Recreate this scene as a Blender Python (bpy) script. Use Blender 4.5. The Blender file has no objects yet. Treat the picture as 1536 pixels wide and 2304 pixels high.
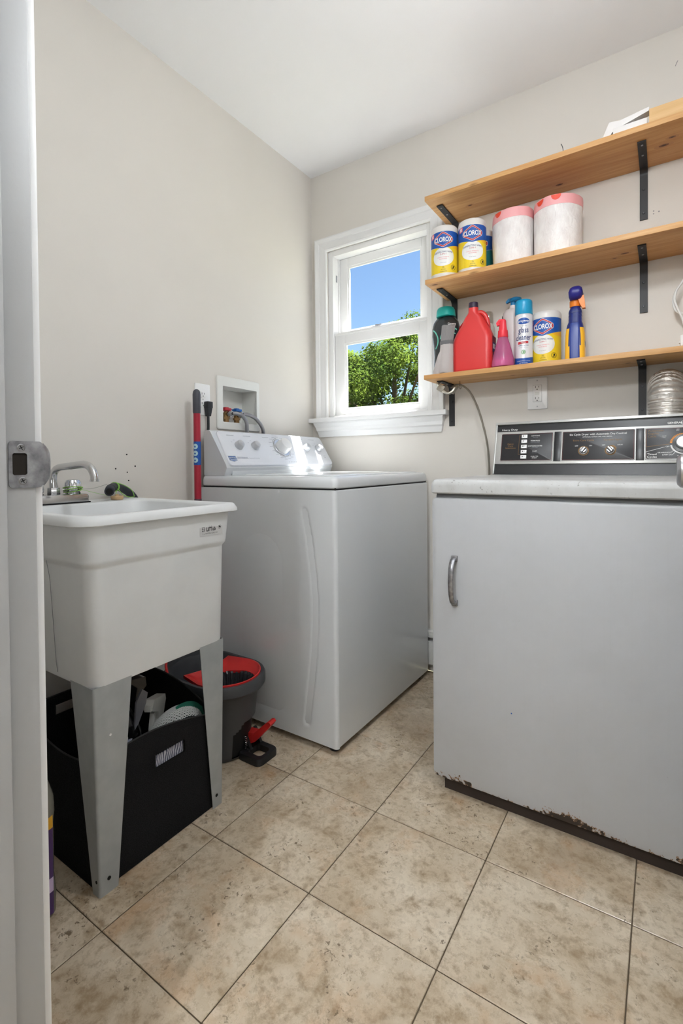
import bpy, bmesh, math, random
from mathutils import Vector, Matrix, geometry, noise
random.seed(7)
C = bpy.context.scene.collection
sc = bpy.context.scene
PI = math.pi

# ------------------------------------------------------------------ camera
def look_matrix(yaw, pitch, roll, loc):
    f = Vector((-math.sin(yaw)*math.cos(pitch), math.cos(yaw)*math.cos(pitch), math.sin(pitch)))
    r = Vector((math.cos(yaw), math.sin(yaw), 0)); u = r.cross(f)
    c, s = math.cos(roll), math.sin(roll)
    r2 = c*r + s*u; u2 = -s*r + c*u
    m = Matrix.Identity(4)
    for i in range(3):
        m[i][0], m[i][1], m[i][2], m[i][3] = r2[i], u2[i], -f[i], loc[i]
    return m
cam_d = bpy.data.cameras.new('camera'); cam = bpy.data.objects.new('camera', cam_d); C.objects.link(cam)
cam_d.sensor_fit = 'HORIZONTAL'; cam_d.sensor_width = 36; cam_d.lens = 1100.44/1536*36
cam_d.shift_y = -92.61/1536; cam_d.clip_start = .02; cam_d.clip_end = 300
cam.matrix_world = look_matrix(.5851, -.0148, -.0087, (1.5708, -2.1012, .9628))
sc.camera = cam

# ------------------------------------------------------------------ light and exposure
vs = sc.view_settings
vs.view_transform = 'Standard'; vs.look = 'None'; vs.gamma = 1; vs.exposure = 0.0; vs.use_curve_mapping = False
SUN_DIR = Vector((.40, 1.0, 2.30)).normalized()          # towards the sun
world = bpy.data.worlds.new('sky'); sc.world = world; world.use_nodes = True
wn = world.node_tree; wn.nodes.clear()
sky = wn.nodes.new('ShaderNodeTexSky'); sky.sky_type = 'NISHITA'; sky.sun_disc = False
sky.sun_elevation = math.asin(SUN_DIR.z); sky.sun_rotation = math.atan2(SUN_DIR.x, SUN_DIR.y)
sky.air_density = 1.0; sky.dust_density = .3; sky.ozone_density = 2.0
hs = wn.nodes.new('ShaderNodeHueSaturation'); hs.inputs['Saturation'].default_value = 1.05
bg = wn.nodes.new('ShaderNodeBackground'); bg.inputs['Strength'].default_value = .19
wo = wn.nodes.new('ShaderNodeOutputWorld')
wn.links.new(sky.outputs[0], hs.inputs['Color']); wn.links.new(hs.outputs[0], bg.inputs['Color']); wn.links.new(bg.outputs[0], wo.inputs['Surface'])
sun_d = bpy.data.lights.new('sun', 'SUN'); sun_d.energy = 48.0; sun_d.angle = math.radians(.6); sun_d.color = (1, .97, .935)
sun = bpy.data.objects.new('sun', sun_d); C.objects.link(sun); sun.location = (4, 8, 12)
sun.rotation_euler = SUN_DIR.to_track_quat('Z', 'Y').to_euler()
ROOM_FILL = 26.5        # watts of the fill pendant added in the laundry room
HALL_FILL = 24.0        # watts of the fill globe added in the hall
HALL_PENDANT_FILL = 78.0  # watts of the fill pendant added in the hall
FILL_COL = (.91, .965, 1.0)
sc.cycles.caustics_reflective = False; sc.cycles.caustics_refractive = False; sc.cycles.sample_clamp_indirect = 60
sc.cycles.max_bounces = 8; sc.cycles.diffuse_bounces = 4; sc.cycles.glossy_bounces = 3; sc.cycles.transparent_max_bounces = 12; sc.cycles.adaptive_threshold = .04

# ------------------------------------------------------------------ helpers: materials
def lin(c):
    return tuple((v/12.92 if v <= .04045 else ((v+.055)/1.055)**2.4) for v in (x/255 for x in c))
MATS = {}
def mat(name, rgb=(200, 200, 200), rough=.5, metal=0.0, spec=.5, coat=0.0, emit=None, sss=0.0):
    if name in MATS: return MATS[name]
    m = bpy.data.materials.new(name); m.use_nodes = True
    b = m.node_tree.nodes['Principled BSDF']
    b.inputs['Base Color'].default_value = (*lin(rgb), 1); b.inputs['Roughness'].default_value = rough
    b.inputs['Metallic'].default_value = metal; b.inputs['Specular IOR Level'].default_value = spec
    b.inputs['Coat Weight'].default_value = coat
    if emit:
        b.inputs['Emission Color'].default_value = (*lin(emit[0]), 1); b.inputs['Emission Strength'].default_value = emit[1]
    MATS[name] = m
    return m
class N:
    """small node-graph helper around a principled material"""
    def __init__(s, name, **k):
        s.m = mat(name, **k); s.t = s.m.node_tree; s.b = s.t.nodes['Principled BSDF']
    def node(s, t, **k):
        n = s.t.nodes.new(t)
        for a, v in k.items():
            if a.startswith('i_'): n.inputs[a[2:].replace('_', ' ')].default_value = v
            else: setattr(n, a, v)
        return n
    def link(s, a, b): s.t.links.new(a, b)
    def coords(s, which='Object', scale=(1, 1, 1), loc=(0, 0, 0)):
        tc = s.node('ShaderNodeTexCoord'); mp = s.node('ShaderNodeMapping')
        mp.inputs['Scale'].default_value = scale; mp.inputs['Location'].default_value = loc
        s.link(tc.outputs[which], mp.inputs['Vector']); return mp.outputs[0]
    def noise(s, vec, scale, detail=4, rough=.55, dist=0):
        n = s.node('ShaderNodeTexNoise'); n.inputs['Scale'].default_value = scale; n.inputs['Detail'].default_value = detail
        n.inputs['Roughness'].default_value = rough; n.inputs['Distortion'].default_value = dist
        s.link(vec, n.inputs['Vector']); return n.outputs['Fac']
    def ramp(s, fac, stops, interp='LINEAR'):
        r = s.node('ShaderNodeValToRGB'); e = r.color_ramp.elements; r.color_ramp.interpolation = interp
        while len(e) < len(stops): e.new(.5)
        for k, (p, c) in enumerate(stops):
            e[k].position = p
            e[k].color = (*lin(c), 1) if isinstance(c, tuple) else (c, c, c, 1)
        s.link(fac, r.inputs[0]); return r.outputs[0]
    def mix(s, fac, a, b, mode='MIX'):
        n = s.node('ShaderNodeMix', data_type='RGBA', blend_type=mode)
        for v, i in ((fac, 0), (a, 6), (b, 7)):
            if isinstance(v, (int, float)): n.inputs[i].default_value = v
            elif isinstance(v, tuple): n.inputs[i].default_value = (*lin(v), 1)
            else: s.link(v, n.inputs[i])
        return n.outputs[2]
    def math(s, op, a, b=0.0):
        n = s.node('ShaderNodeMath', operation=op)
        for v, i in ((a, 0), (b, 1)):
            if isinstance(v, (int, float)): n.inputs[i].default_value = v
            else: s.link(v, n.inputs[i])
        return n.outputs[0]
    def bump(s, h, strength=.2, dist=.01):
        n = s.node('ShaderNodeBump'); n.inputs['Strength'].default_value = strength; n.inputs['Distance'].default_value = dist
        s.link(h, n.inputs['Height']); s.link(n.outputs[0], s.b.inputs['Normal'])
    def color(s, c): s.link(c, s.b.inputs['Base Color'])
    def rough(s, c): s.link(c, s.b.inputs['Roughness'])

def paint(name, rgb, rough=.6, sc_=140, st=.05, var=3):
    n = N(name, rgb=rgb, rough=rough)
    v = n.coords('Object')
    big = n.noise(v, 1.4, 3)
    lo = tuple(max(0, c-var) for c in rgb); hi = tuple(min(255, c+var) for c in rgb)
    n.color(n.ramp(big, [(.3, lo), (.7, hi)])); n.bump(n.noise(v, sc_, 3), st, .004)
    return n.m
WALL = paint('wall_paint', (225, 220, 213), .62)
CEIL = paint('ceiling_paint', (248, 248, 250), .75)
TRIM = paint('trim_paint', (236, 236, 236), .38, 90, .03, 2)
JAMB = paint('jamb_paint', (170, 171, 172), .42, 160, .025, 2)
VINYL = mat('vinyl_white', (240, 240, 240), .35)
CHROME = mat('chrome', (205, 206, 208), .16, 1.0)
STEEL = mat('steel', (150, 150, 152), .38, 1.0)
BLACK = mat('black_metal', (38, 38, 41), .5)
DARK = mat('dark_hole', (12, 12, 12), .8)
WHITE_ENAMEL = mat('white_enamel', (216, 219, 222), .22, spec=.5, coat=.3)
PLASTIC_W = mat('white_plastic', (246, 246, 246), .3)
LTGREY = mat('light_grey_plastic', (190, 193, 196), .35)

def floor_mat():
    n = N('stone_tile', rgb=(185, 165, 135), rough=.3, spec=.5)
    tc = n.node('ShaderNodeTexCoord'); oi = n.node('ShaderNodeObjectInfo')
    ml = n.node('ShaderNodeVectorMath', operation='MULTIPLY_ADD')
    cmb = n.node('ShaderNodeCombineXYZ')
    n.link(oi.outputs['Random'], cmb.inputs[0]); n.link(oi.outputs['Random'], cmb.inputs[1]); n.link(oi.outputs['Random'], cmb.inputs[2])
    ml.inputs[1].default_value = (37, 61, 13); n.link(cmb.outputs[0], ml.inputs[0]); n.link(tc.outputs['Object'], ml.inputs[2])
    v = ml.outputs[0]
    big = n.noise(v, 4.5, 7, .66, .25); mid = n.noise(v, 15, 8, .72, .2); fine = n.noise(v, 60, 6, .7); sp = n.noise(v, 95, 3, .6, .5); sp2 = n.noise(v, 8, 3, .55); tint = n.noise(v, 7.5, 4, .6, .3)
    c = n.ramp(big, [(.30, (180, 161, 136)), (.44, (199, 182, 158)), (.56, (212, 197, 175)), (.70, (222, 209, 189))])
    c = n.mix(n.ramp(mid, [(.33, .75), (.50, 0.0)]), c, (148, 124, 92))
    c = n.mix(n.ramp(mid, [(.56, 0.0), (.72, .5)]), c, (216, 203, 182))
    c = n.mix(n.ramp(tint, [(.54, 0.0), (.70, .5)]), c, (192, 150, 108))
    c = n.mix(n.ramp(fine, [(.34, .5), (.5, 0.0)]), c, (136, 113, 84))
    pits = n.math('MULTIPLY', n.ramp(sp, [(.34, 1.0), (.40, 0.0)]), n.ramp(sp2, [(.50, 0.0), (.60, 1.0)]))
    c = n.mix(n.math('MULTIPLY', pits, .8), c, (104, 86, 64))
    n.color(c)
    n.rough(n.ramp(mid, [(.3, .36), (.7, .22)])); n.bump(fine, .05, .003)
    return n.m
TILE = floor_mat()
GROUT = mat('grout', (96, 82, 64), .85)

def wood_mat(name, light, dark, axis=0):
    n = N(name, rgb=light, rough=.5)
    s = [26, 26, 26]; s[axis] = 1.6
    v = n.coords('Object', tuple(s)); v2 = n.coords('Object', (1.1, 6, 6) if axis == 0 else (6, 1.1, 6))
    g = n.noise(v, 1.7, 6, .65, .8); big = n.noise(v2, 1.2, 3, .5, .6)
    mid = tuple((a+b)//2 for a, b in zip(light, dark))
    c = n.ramp(g, [(.28, dark), (.47, mid), (.66, light)])
    c = n.mix(n.ramp(big, [(.4, .35), (.62, 0.0)]), c, dark)
    vo = n.node('ShaderNodeTexVoronoi'); vo.inputs['Scale'].default_value = 1.0
    v3 = n.coords('Object', (2.6, 9, 9), (0.37, 0.2, .4)); n.link(v3, vo.inputs['Vector'])
    c = n.mix(n.ramp(vo.outputs['Distance'], [(.03, .8), (.07, .0)]), c, (110, 70, 40))
    n.color(c); n.rough(n.ramp(g, [(.3, .58), (.7, .45)])); n.bump(g, .05, .002)
    return n.m
WOOD = wood_mat('pine_board', (224, 178, 120), (190, 136, 80))
WOOD2 = wood_mat('pine_block', (228, 192, 140), (204, 160, 104))

# ------------------------------------------------------------------ helpers: geometry
class MB:
    def __init__(s): s.v = []; s.f = []; s.mi = []; s.m = 0
    def add(s, verts, faces):
        b = len(s.v); s.v += [tuple(v) for v in verts]
        for f in faces: s.f.append(tuple(b+i for i in f)); s.mi.append(s.m)
        return s
    def bm(s, bm):
        bm.verts.index_update(); s.add([v.co.copy() for v in bm.verts], [[v.index for v in f.verts] for f in bm.faces]); bm.free(); return s
    def box(s, x0, x1, y0, y1, z0, z1, bev=0, seg=2, rot=None):
        bm = bmesh.new(); bmesh.ops.create_cube(bm, size=1)
        for v in bm.verts: v.co = Vector(((x0+x1)/2+v.co.x*(x1-x0), (y0+y1)/2+v.co.y*(y1-y0), (z0+z1)/2+v.co.z*(z1-z0)))
        if bev: bmesh.ops.bevel(bm, geom=list(bm.edges), offset=bev, segments=seg, affect='EDGES', profile=.6)
        if rot:
            M = Matrix.Translation(rot[0]) @ Matrix.Rotation(rot[2], 4, rot[1]) @ Matrix.Translation(-Vector(rot[0]))
            bmesh.ops.transform(bm, matrix=M, verts=bm.verts)
        return s.bm(bm)
    def rings(s, rings, cap0=True, cap1=True, closed=True):
        n = len(rings[0]); V = [p for r in rings for p in r]; F = []
        for i in range(len(rings)-1):
            for j in range(n if closed else n-1):
                k = (j+1) % n; F.append((i*n+j, i*n+k, (i+1)*n+k, (i+1)*n+j))
        if cap0: F.append(tuple(reversed(range(n))))
        if cap1: F.append(tuple((len(rings)-1)*n+j for j in range(n)))
        return s.add(V, F)
    def cyl(s, p0, p1, r0, r1=None, seg=20, bev=0):
        p0, p1 = Vector(p0), Vector(p1); r1 = r0 if r1 is None else r1
        d = (p1-p0).normalized(); a = d.orthogonal().normalized(); b = d.cross(a)
        L = (p1-p0).length
        prof = [(0, r0), (L, r1)]
        if bev: prof = [(0, r0-bev), (bev*.3, r0-bev*.3), (bev, r0), (L-bev, r1), (L-bev*.3, r1-bev*.3), (L, r1-bev)]
        R = [[p0+d*h+(a*math.cos(2*PI*j/seg)+b*math.sin(2*PI*j/seg))*r for j in range(seg)] for h, r in prof]
        return s.rings(R)
    def tube(s, pts, r, seg=10, sm=0, caps=True, scale=None):
        pts = [Vector(p) for p in pts]
        if sm: pts = spline(pts, sm)
        n = len(pts); R = []; a = None
        for i, p in enumerate(pts):
            d = (pts[min(i+1, n-1)]-pts[max(i-1, 0)]).normalized()
            if a is None: a = d.orthogonal().normalized()
            a = (a-d*a.dot(d)).normalized(); b = d.cross(a)
            rr = r[i*(len(r)-1)//max(1, n-1)] if isinstance(r, (list, tuple)) else r
            if callable(r): rr = r(i/(n-1))
            R.append([p+(a*math.cos(2*PI*j/seg)+b*math.sin(2*PI*j/seg))*rr for j in range(seg)])
        return s.rings(R, caps, caps)
    def lathe(s, prof, seg=32, c=(0, 0, 0), sx=1, sy=1, cap0=True, cap1=True):
        R = [[(c[0]+sx*r*math.cos(2*PI*j/seg), c[1]+sy*r*math.sin(2*PI*j/seg), c[2]+z) for j in range(seg)] for r, z in prof]
        return s.rings(R, cap0, cap1)
    def prism(s, poly, fn0, fn1):
        """poly: 2d points; fn0/fn1 map (a,b) to 3d at both ends"""
        n = len(poly); V = [fn0(*p) for p in poly]+[fn1(*p) for p in poly]
        F = [tuple(reversed(range(n))), tuple(range(n, 2*n))]+[(i, (i+1) % n, n+(i+1) % n, n+i) for i in range(n)]
        return s.add(V, F)
    def grid(s, nu, nv, fn):
        V = [fn(i/nu, j/nv) for j in range(nv+1) for i in range(nu+1)]
        F = [(j*(nu+1)+i, j*(nu+1)+i+1, (j+1)*(nu+1)+i+1, (j+1)*(nu+1)+i) for j in range(nv) for i in range(nu)]
        return s.add(V, F)
def spline(P, n):
    out = []
    for i in range(len(P)-1):
        p0, p1, p2, p3 = P[max(i-1, 0)], P[i], P[i+1], P[min(i+2, len(P)-1)]
        for k in range(n):
            t = k/n
            out.append(.5*((2*p1)+(p2-p0)*t+(2*p0-5*p1+4*p2-p3)*t*t+(3*p1-p0-3*p2+p3)*t**3))
    return out+[P[-1]]
def rrect(x0, x1, y0, y1, r, z, n=6):
    out = []
    rs = r if isinstance(r, (list, tuple)) else [r]*4
    for k, (cx, cy, a) in enumerate(((x1, y1, 0), (x0, y1, 90), (x0, y0, 180), (x1, y0, 270))):
        rr = max(rs[k], 1e-4); cx += -rr if k in (0, 3) else rr; cy += -rr if k in (0, 1) else rr
        for i in range(n+1):
            t = math.radians(a+90*i/n); out.append((cx+rr*math.cos(t), cy+rr*math.sin(t), z))
    return out
def rr2(x0, x1, y0, y1, r, n=5): return [(p[0], p[1]) for p in rrect(x0, x1, y0, y1, r, 0, n)]
def base_of(o):
    v = Vector((0, 0, 0))
    while o is not None: v += o.location; o = o.parent
    return v
def obj(name, mb, m, parent=None, local=False, smooth=35, fix=True):
    me = bpy.data.meshes.new(name)
    off = Vector((0, 0, 0)) if (local or parent is None) else base_of(parent)
    me.from_pydata([tuple(Vector(v)-off) for v in mb.v], [], mb.f)
    for x in (m if isinstance(m, (list, tuple)) else [m]): me.materials.append(x)
    me.polygons.foreach_set('material_index', mb.mi)
    if fix:
        bm = bmesh.new(); bm.from_mesh(me); bmesh.ops.recalc_face_normals(bm, faces=bm.faces); bm.to_mesh(me); bm.free()
    if smooth:
        me.polygons.foreach_set('use_smooth', [True]*len(me.polygons)); me.set_sharp_from_angle(angle=math.radians(smooth))
    me.update()
    o = bpy.data.objects.new(name, me); C.objects.link(o); o.parent = parent
    return o
def thing(name, label, cat, loc=(0, 0, 0), rz=0, group=None):
    o = bpy.data.objects.new(name, None); C.objects.link(o); o.empty_display_size = .05
    o.location = loc; o.rotation_euler = (0, 0, rz); o['label'] = label; o['category'] = cat
    if group: o['group'] = group
    return o
def tag(o, label, cat, group=None):
    o['label'] = label; o['category'] = cat
    if group: o['group'] = group
    return o
def struct(o, label=None, cat=None):
    o['kind'] = 'structure'
    if label: o['label'] = label
    if cat: o['category'] = cat
    return o
def empty_struct(name, loc, label=None):
    o = bpy.data.objects.new(name, None); C.objects.link(o); o.location = loc; return struct(o, label)
def rekid(src, parent, name=None):
    c = src.copy(); C.objects.link(c); c.parent = parent; return c

# printed matter: flat shapes in (u, v) laid on a surface by a mapper
_TX = {}
def text2d(s, size, xs=1.0, bold=0.0, align='LEFT', shear=0):
    key = (s, bold, shear)
    if key not in _TX:
        cu = bpy.data.curves.new('t', 'FONT'); cu.body = s; cu.size = 1; cu.offset = bold; cu.resolution_u = 3; cu.shear = shear
        to = bpy.data.objects.new('t', cu); me = bpy.data.meshes.new_from_object(to)
        _TX[key] = ([(v.co.x, v.co.y) for v in me.vertices], [tuple(p.vertices) for p in me.polygons])
        bpy.data.objects.remove(to); bpy.data.curves.remove(cu); bpy.data.meshes.remove(me)
    V, F = _TX[key]
    if not V: return [], []
    x0 = min(v[0] for v in V); x1 = max(v[0] for v in V)
    sh = {'LEFT': -x0, 'CENTER': -(x0+x1)/2, 'RIGHT': -x1}[align]
    return [((v[0]+sh)*size*xs, v[1]*size) for v in V], F
class Print:
    def __init__(s, mapper, du=None): s.map = mapper; s.du = du; s.mb = MB(); s.mats = []; s.layer = 0
    def _m(s, m):
        if m not in s.mats: s.mats.append(m)
        s.mb.m = s.mats.index(m)
    def _put(s, V, F, m, off):
        s._m(m)
        if s.du:
            bm = bmesh.new(); vv = [bm.verts.new((a, b, 0)) for a, b in V]
            for f in F:
                try: bm.faces.new([vv[i] for i in f])
                except ValueError: pass
            u0 = min(v[0] for v in V); u1 = max(v[0] for v in V); k = math.floor(u0/s.du)+1
            while k*s.du < u1:
                bmesh.ops.bisect_plane(bm, geom=list(bm.verts)+list(bm.edges)+list(bm.faces), plane_co=(k*s.du, 0, 0), plane_no=(1, 0, 0)); k += 1
            bm.verts.index_update()
            V = [(v.co.x, v.co.y) for v in bm.verts]; F = [[v.index for v in f.verts] for f in bm.faces]; bm.free()
        s.mb.add([s.map(u, v, off) for u, v in V], F)
    def poly(s, P, m, off=.0002, holes=()):
        loops = [[Vector((a, b, 0)) for a, b in P]]+[[Vector((a, b, 0)) for a, b in h] for h in holes]
        flat = [(p.x, p.y) for l in loops for p in l]
        s._put(flat, [tuple(t) for t in geometry.tessellate_polygon(loops)], m, off); return s
    def rect(s, u0, u1, v0, v1, m, off=.0002): return s.poly([(u0, v0), (u1, v0), (u1, v1), (u0, v1)], m, off)
    def disc(s, u, v, r, m, off=.0002, rv=None, n=24, hole=0):
        rv = rv or r
        P = [(u+r*math.cos(2*PI*i/n), v+rv*math.sin(2*PI*i/n)) for i in range(n)]
        H = [[(u+r*hole*math.cos(2*PI*i/n), v+rv*hole*math.sin(2*PI*i/n)) for i in range(n)]] if hole else ()
        return s.poly(P, m, off, H)
    def line(s, P, w, m, off=.0003, closed=False):
        n = len(P)
        for i in range(n if closed else n-1):
            a, b = Vector(P[i]), Vector(P[(i+1) % n]); d = (b-a).normalized(); q = Vector((-d.y, d.x))*w/2; a = a-d*w*.3; b = b+d*w*.3
            s.poly([tuple(a-q), tuple(b-q), tuple(b+q), tuple(a+q)], m, off)
        return s
    def arc(s, u, v, r, a0, a1, w, m, off=.0003, n=18):
        A = [math.radians(a0+(a1-a0)*i/n) for i in range(n+1)]
        P = [(u+(r+w/2)*math.cos(t), v+(r+w/2)*math.sin(t)) for t in A]+[(u+(r-w/2)*math.cos(t), v+(r-w/2)*math.sin(t)) for t in reversed(A)]
        return s.poly(P, m, off)
    def text(s, t, u, v, size, m, off=.0004, xs=1.0, bold=0.0, align='LEFT', shear=0, warp=None):
        V, F = text2d(t, size, xs, bold, align, shear)
        if V: s._put([((warp(a, b) if warp else (a, b))[0]+u, (warp(a, b) if warp else (a, b))[1]+v) for a, b in V], F, m, off)
        return s
    def build(s, name, parent, local=True): return obj(name, s.mb, s.mats, parent, local, smooth=0, fix=False)
def plane_map(P0, U, V):
    P0, U, V = Vector(P0), Vector(U).normalized(), Vector(V).normalized(); Nn = U.cross(V)
    return lambda u, v, o: P0+U*u+V*v+Nn*o
def cyl_map(R, z0=0): return lambda u, v, o: Vector(((R+o)*math.sin(u/R), -(R+o)*math.cos(u/R), z0+v))
INK_W = mat('ink_white', (238, 238, 236), .5); INK_B = mat('ink_blue', (24, 84, 170), .45); INK_NAVY = mat('ink_navy', (32, 50, 110), .45)
INK_R = mat('ink_red', (196, 52, 62), .45); INK_Y = mat('ink_yellow', (240, 208, 40), .45); INK_K = mat('ink_black', (30, 30, 34), .5)
INK_O = mat('ink_orange', (236, 150, 40), .45); INK_G = mat('ink_grey', (140, 144, 150), .5); INK_TEAL = mat('ink_teal', (38, 120, 118), .45)
INK_GREEN = mat('ink_green', (120, 170, 120), .5); INK_PINK = mat('ink_pink', (232, 110, 120), .45)

# ================================================================== the room
H = 2.476; XR = 2.06; YF = -1.809; YH = -3.35; XHL, XHR = -.45, 2.75
# floor: dark grout bed with one object per tile
fl = struct(obj('floor', MB().box(XHL, XHR, YH, .0, -.06, -.0025), GROUT), 'beige stone-look tile floor with thin dark joints', 'floor')
T = .3048; OX, OY = .599, -1.5476; G = .0012
xs_ = [XHL]+[OX+T*i for i in range(-8, 12) if XHL+.01 < OX+T*i < XHR-.01]+[XHR]
ys_ = [YH]+[OY+T*j for j in range(-10, 10) if YH+.01 < OY+T*j < -.01]+[0]
_tm = {}
for i in range(len(xs_)-1):
    for j in range(len(ys_)-1):
        w, d = xs_[i+1]-xs_[i]-2*G, ys_[j+1]-ys_[j]-2*G; key = (round(w, 4), round(d, 4))
        cx, cy = (xs_[i]+xs_[i+1])/2, (ys_[j]+ys_[j+1])/2
        if key not in _tm:
            o = obj('floor_tile', MB().box(-w/2, w/2, -d/2, d/2, -.003, 0, .0011, 1), TILE, fl, local=True); _tm[key] = o.data
        else:
            o = bpy.data.objects.new('floor_tile', _tm[key]); C.objects.link(o); o.parent = fl
        o.location = (cx, cy, 0)
# walls
OB = (-.650, -.438, 1.142, 1.300)     # recess of the washer outlet box (y0,y1,z0,z1)
m = MB(); t = -.14
m.box(t, 0, YF, OB[0], 0, H); m.box(t, 0, OB[1], .14, 0, H); m.box(t, 0, OB[0], OB[1], 0, OB[2]); m.box(t, 0, OB[0], OB[1], OB[3], H)
wl = struct(obj('wall_left', m, WALL, smooth=0), 'plain cream painted wall behind the sink and washer', 'wall')
WX0, WX1, WZ0, WZ1 = .098, .682, 1.198, 2.068
m = MB(); m.box(0, WX0, 0, .14, 0, H); m.box(WX1, XR, 0, .14, 0, H); m.box(WX0, WX1, 0, .14, 0, WZ0); m.box(WX0, WX1, 0, .14, WZ1, H)
wb = struct(obj('wall_back', m, WALL, smooth=0), 'cream painted wall with the window and the shelves', 'wall')
struct(obj('wall_right', MB().box(XR, XR+.14, YF, .14, 0, H), WALL, smooth=0), 'cream painted wall beside the dryer', 'wall')
DX0, DX1, DZ = .93, 1.662, 2.04       # doorway
m = MB(); yb = YF-.115
m.box(XHL, DX0-.02, yb, YF, 0, H); m.box(DX1+.02, XHR, yb, YF, 0, H); m.box(DX0-.02, DX1+.02, yb, YF, DZ+.02, H)
struct(obj('wall_front', m, WALL, smooth=0), 'cream wall with the doorway the room is seen through', 'wall')
struct(obj('wall_hall_left', MB().box(XHL-.12, XHL, YH, yb, 0, H), WALL, smooth=0), 'cream hall wall', 'wall')
struct(obj('wall_hall_right', MB().box(XHR, XHR+.12, YH, yb, 0, H), WALL, smooth=0), 'cream hall wall', 'wall')
struct(obj('wall_hall_front', MB().box(XHL-.12, XHR+.12, YH-.12, YH, 0, H), WALL, smooth=0), 'cream hall wall', 'wall')
struct(obj('ceiling', MB().box(XHL-.14, XHR+.14, YH-.12, .14, H, H+.12), CEIL, smooth=0), 'plain white ceiling', 'ceiling')
# old screw holes in the walls
for (y, z, r) in ((-1.089, 1.001, .0028), (-1.131, .952, .0026), (-1.057, .960, .0030), (-1.088, .939, .0022), (-1.083, .910, .0026)):
    obj('screw_hole', MB().cyl((-.003, y, z), (.0006, y, z), r, seg=12), DARK, wl)
SPK = mat('spackle', (150, 146, 150), .7)
for (x, z, r) in ((1.534, 1.861, .0022), (1.534, 1.851, .0022), (1.55, 1.855, .0026)):
    obj('screw_hole', MB().cyl((x, .003, z), (x, -.0006, z), r, seg=10), SPK, wb)
obj('wall_scratch', MB().tube([(1.598, -.0004, 2.347), (1.601, -.0006, 2.355), (1.605, -.0004, 2.363)], .0011, 6), SPK, wb)

# doorway: jambs, stops, casing and the strike plate
dr = empty_struct('door_1', (DX0, YF, 0), 'grey-white painted door jamb with a steel strike plate')
for n, x0, x1 in (('jamb', DX0-.02, DX0), ('jamb', DX1, DX1+.02)):
    obj(n, MB().box(x0, x1, yb-.006, YF, 0, DZ, .002), JAMB, dr)
obj('head_jamb', MB().box(DX0-.02, DX1+.02, yb-.006, YF, DZ, DZ+.02), JAMB, dr)
obj('door_stop', MB().box(DX0, DX0+.012, yb-.006, -1.8455, 0, DZ, .002), JAMB, dr)
obj('door_stop', MB().box(DX1-.012, DX1, yb-.006, -1.8455, 0, DZ, .002), JAMB, dr)
obj('door_stop', MB().box(DX0+.012, DX1-.012, yb-.006, -1.8455, DZ-.012, DZ, .002), JAMB, dr)
for x0, x1 in ((DX0-.075, DX0-.0115), (DX1+.0115, DX1+.075)):
    obj('casing', MB().box(x0, x1, YF, YF+.013, 0, DZ+.005, .003), TRIM, dr)
    obj('casing', MB().box(x0, x1, yb-.015, yb, 0, DZ+.005, .003), TRIM, dr)
obj('head_casing', MB().box(DX0-.07, DX1+.07, YF, YF+.013, DZ+.005, DZ+.07, .003), TRIM, dr)
# strike plate with a curved lip
def worn_steel():
    n = N('worn_steel', rgb=(150, 150, 154), rough=.38, metal=.9); v = n.coords('Object')
    n.color(n.ramp(n.noise(v, 60, 5), [(.3, (112, 112, 116)), (.7, (178, 178, 182))])); n.rough(n.ramp(n.noise(v, 200, 3), [(.3, .3), (.7, .5)])); return n.m
WSTEEL = worn_steel()
py0, py1, pz0, pz1 = -1.8395, -1.8075, .937, .993
pts = rr2(py0, py1+.006, pz0, pz1, .005)
hole = rr2(-1.8355, -1.8195, .9525, .9785, .0025)
m = MB()
loops = [[Vector((a, b, 0)) for a, b in pts], [Vector((a, b, 0)) for a, b in hole]]
flat = pts+hole; tri = geometry.tessellate_polygon(loops)
for xo in (DX0+.0002, DX0+.0016): m.add([(xo, a, b) for a, b in flat], [tuple(k) for k in tri])
n_ = len(pts)
for lo, ln in ((0, n_), (n_, len(hole))):
    V = [(xo, *flat[lo+i]) for xo in (DX0+.0002, DX0+.0016) for i in range(ln)]
    m.add(V, [(i, (i+1) % ln, ln+(i+1) % ln, ln+i) for i in range(ln)])
# the lip curling back past the jamb edge
def lip(u, v):
    a = u*1.15; R = .012; e = .0035+.0085*(1-(2*v-1)**4)
    return (DX0+.0016-R*(1-math.cos(a))*1.0, py1+.0055+(e/.012)*R*math.sin(a)*1.15, pz0+.002+(pz1-pz0-.004)*v)
m.grid(8, 14, lip)
sp = obj('strike_plate', m, WSTEEL, dr); sp['label'] = 'worn steel strike plate'
obj('latch_hole', MB().box(DX0-.0002, DX0+.0003, -1.8358, -1.8192, .9522, .9788), mat('hole_brown', (30, 24, 18), .9), sp)  # dark brown sheet behind the opening of the plate
for z in (.985, .9455):
    s_ = obj('screw', MB().lathe([(.0045, 0), (.0045, .0006), (.0038, .0012), (.0005, .0009)], 18), STEEL, sp, local=True)
    s_.location = Vector((DX0+.0014, -1.8262 if z > .96 else -1.8248, z))-base_of(dr); s_.rotation_euler = (0, PI/2, 0)
    for a in (.5, .5+PI/2):
        k = obj('slot', MB().box(-.0028, .0028, -.0004, .0004, .0008, .0014), DARK, sp, local=True); k.location = s_.location; k.rotation_euler = (0, PI/2, 0); k.rotation_euler.rotate_axis('Z', a)
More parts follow.
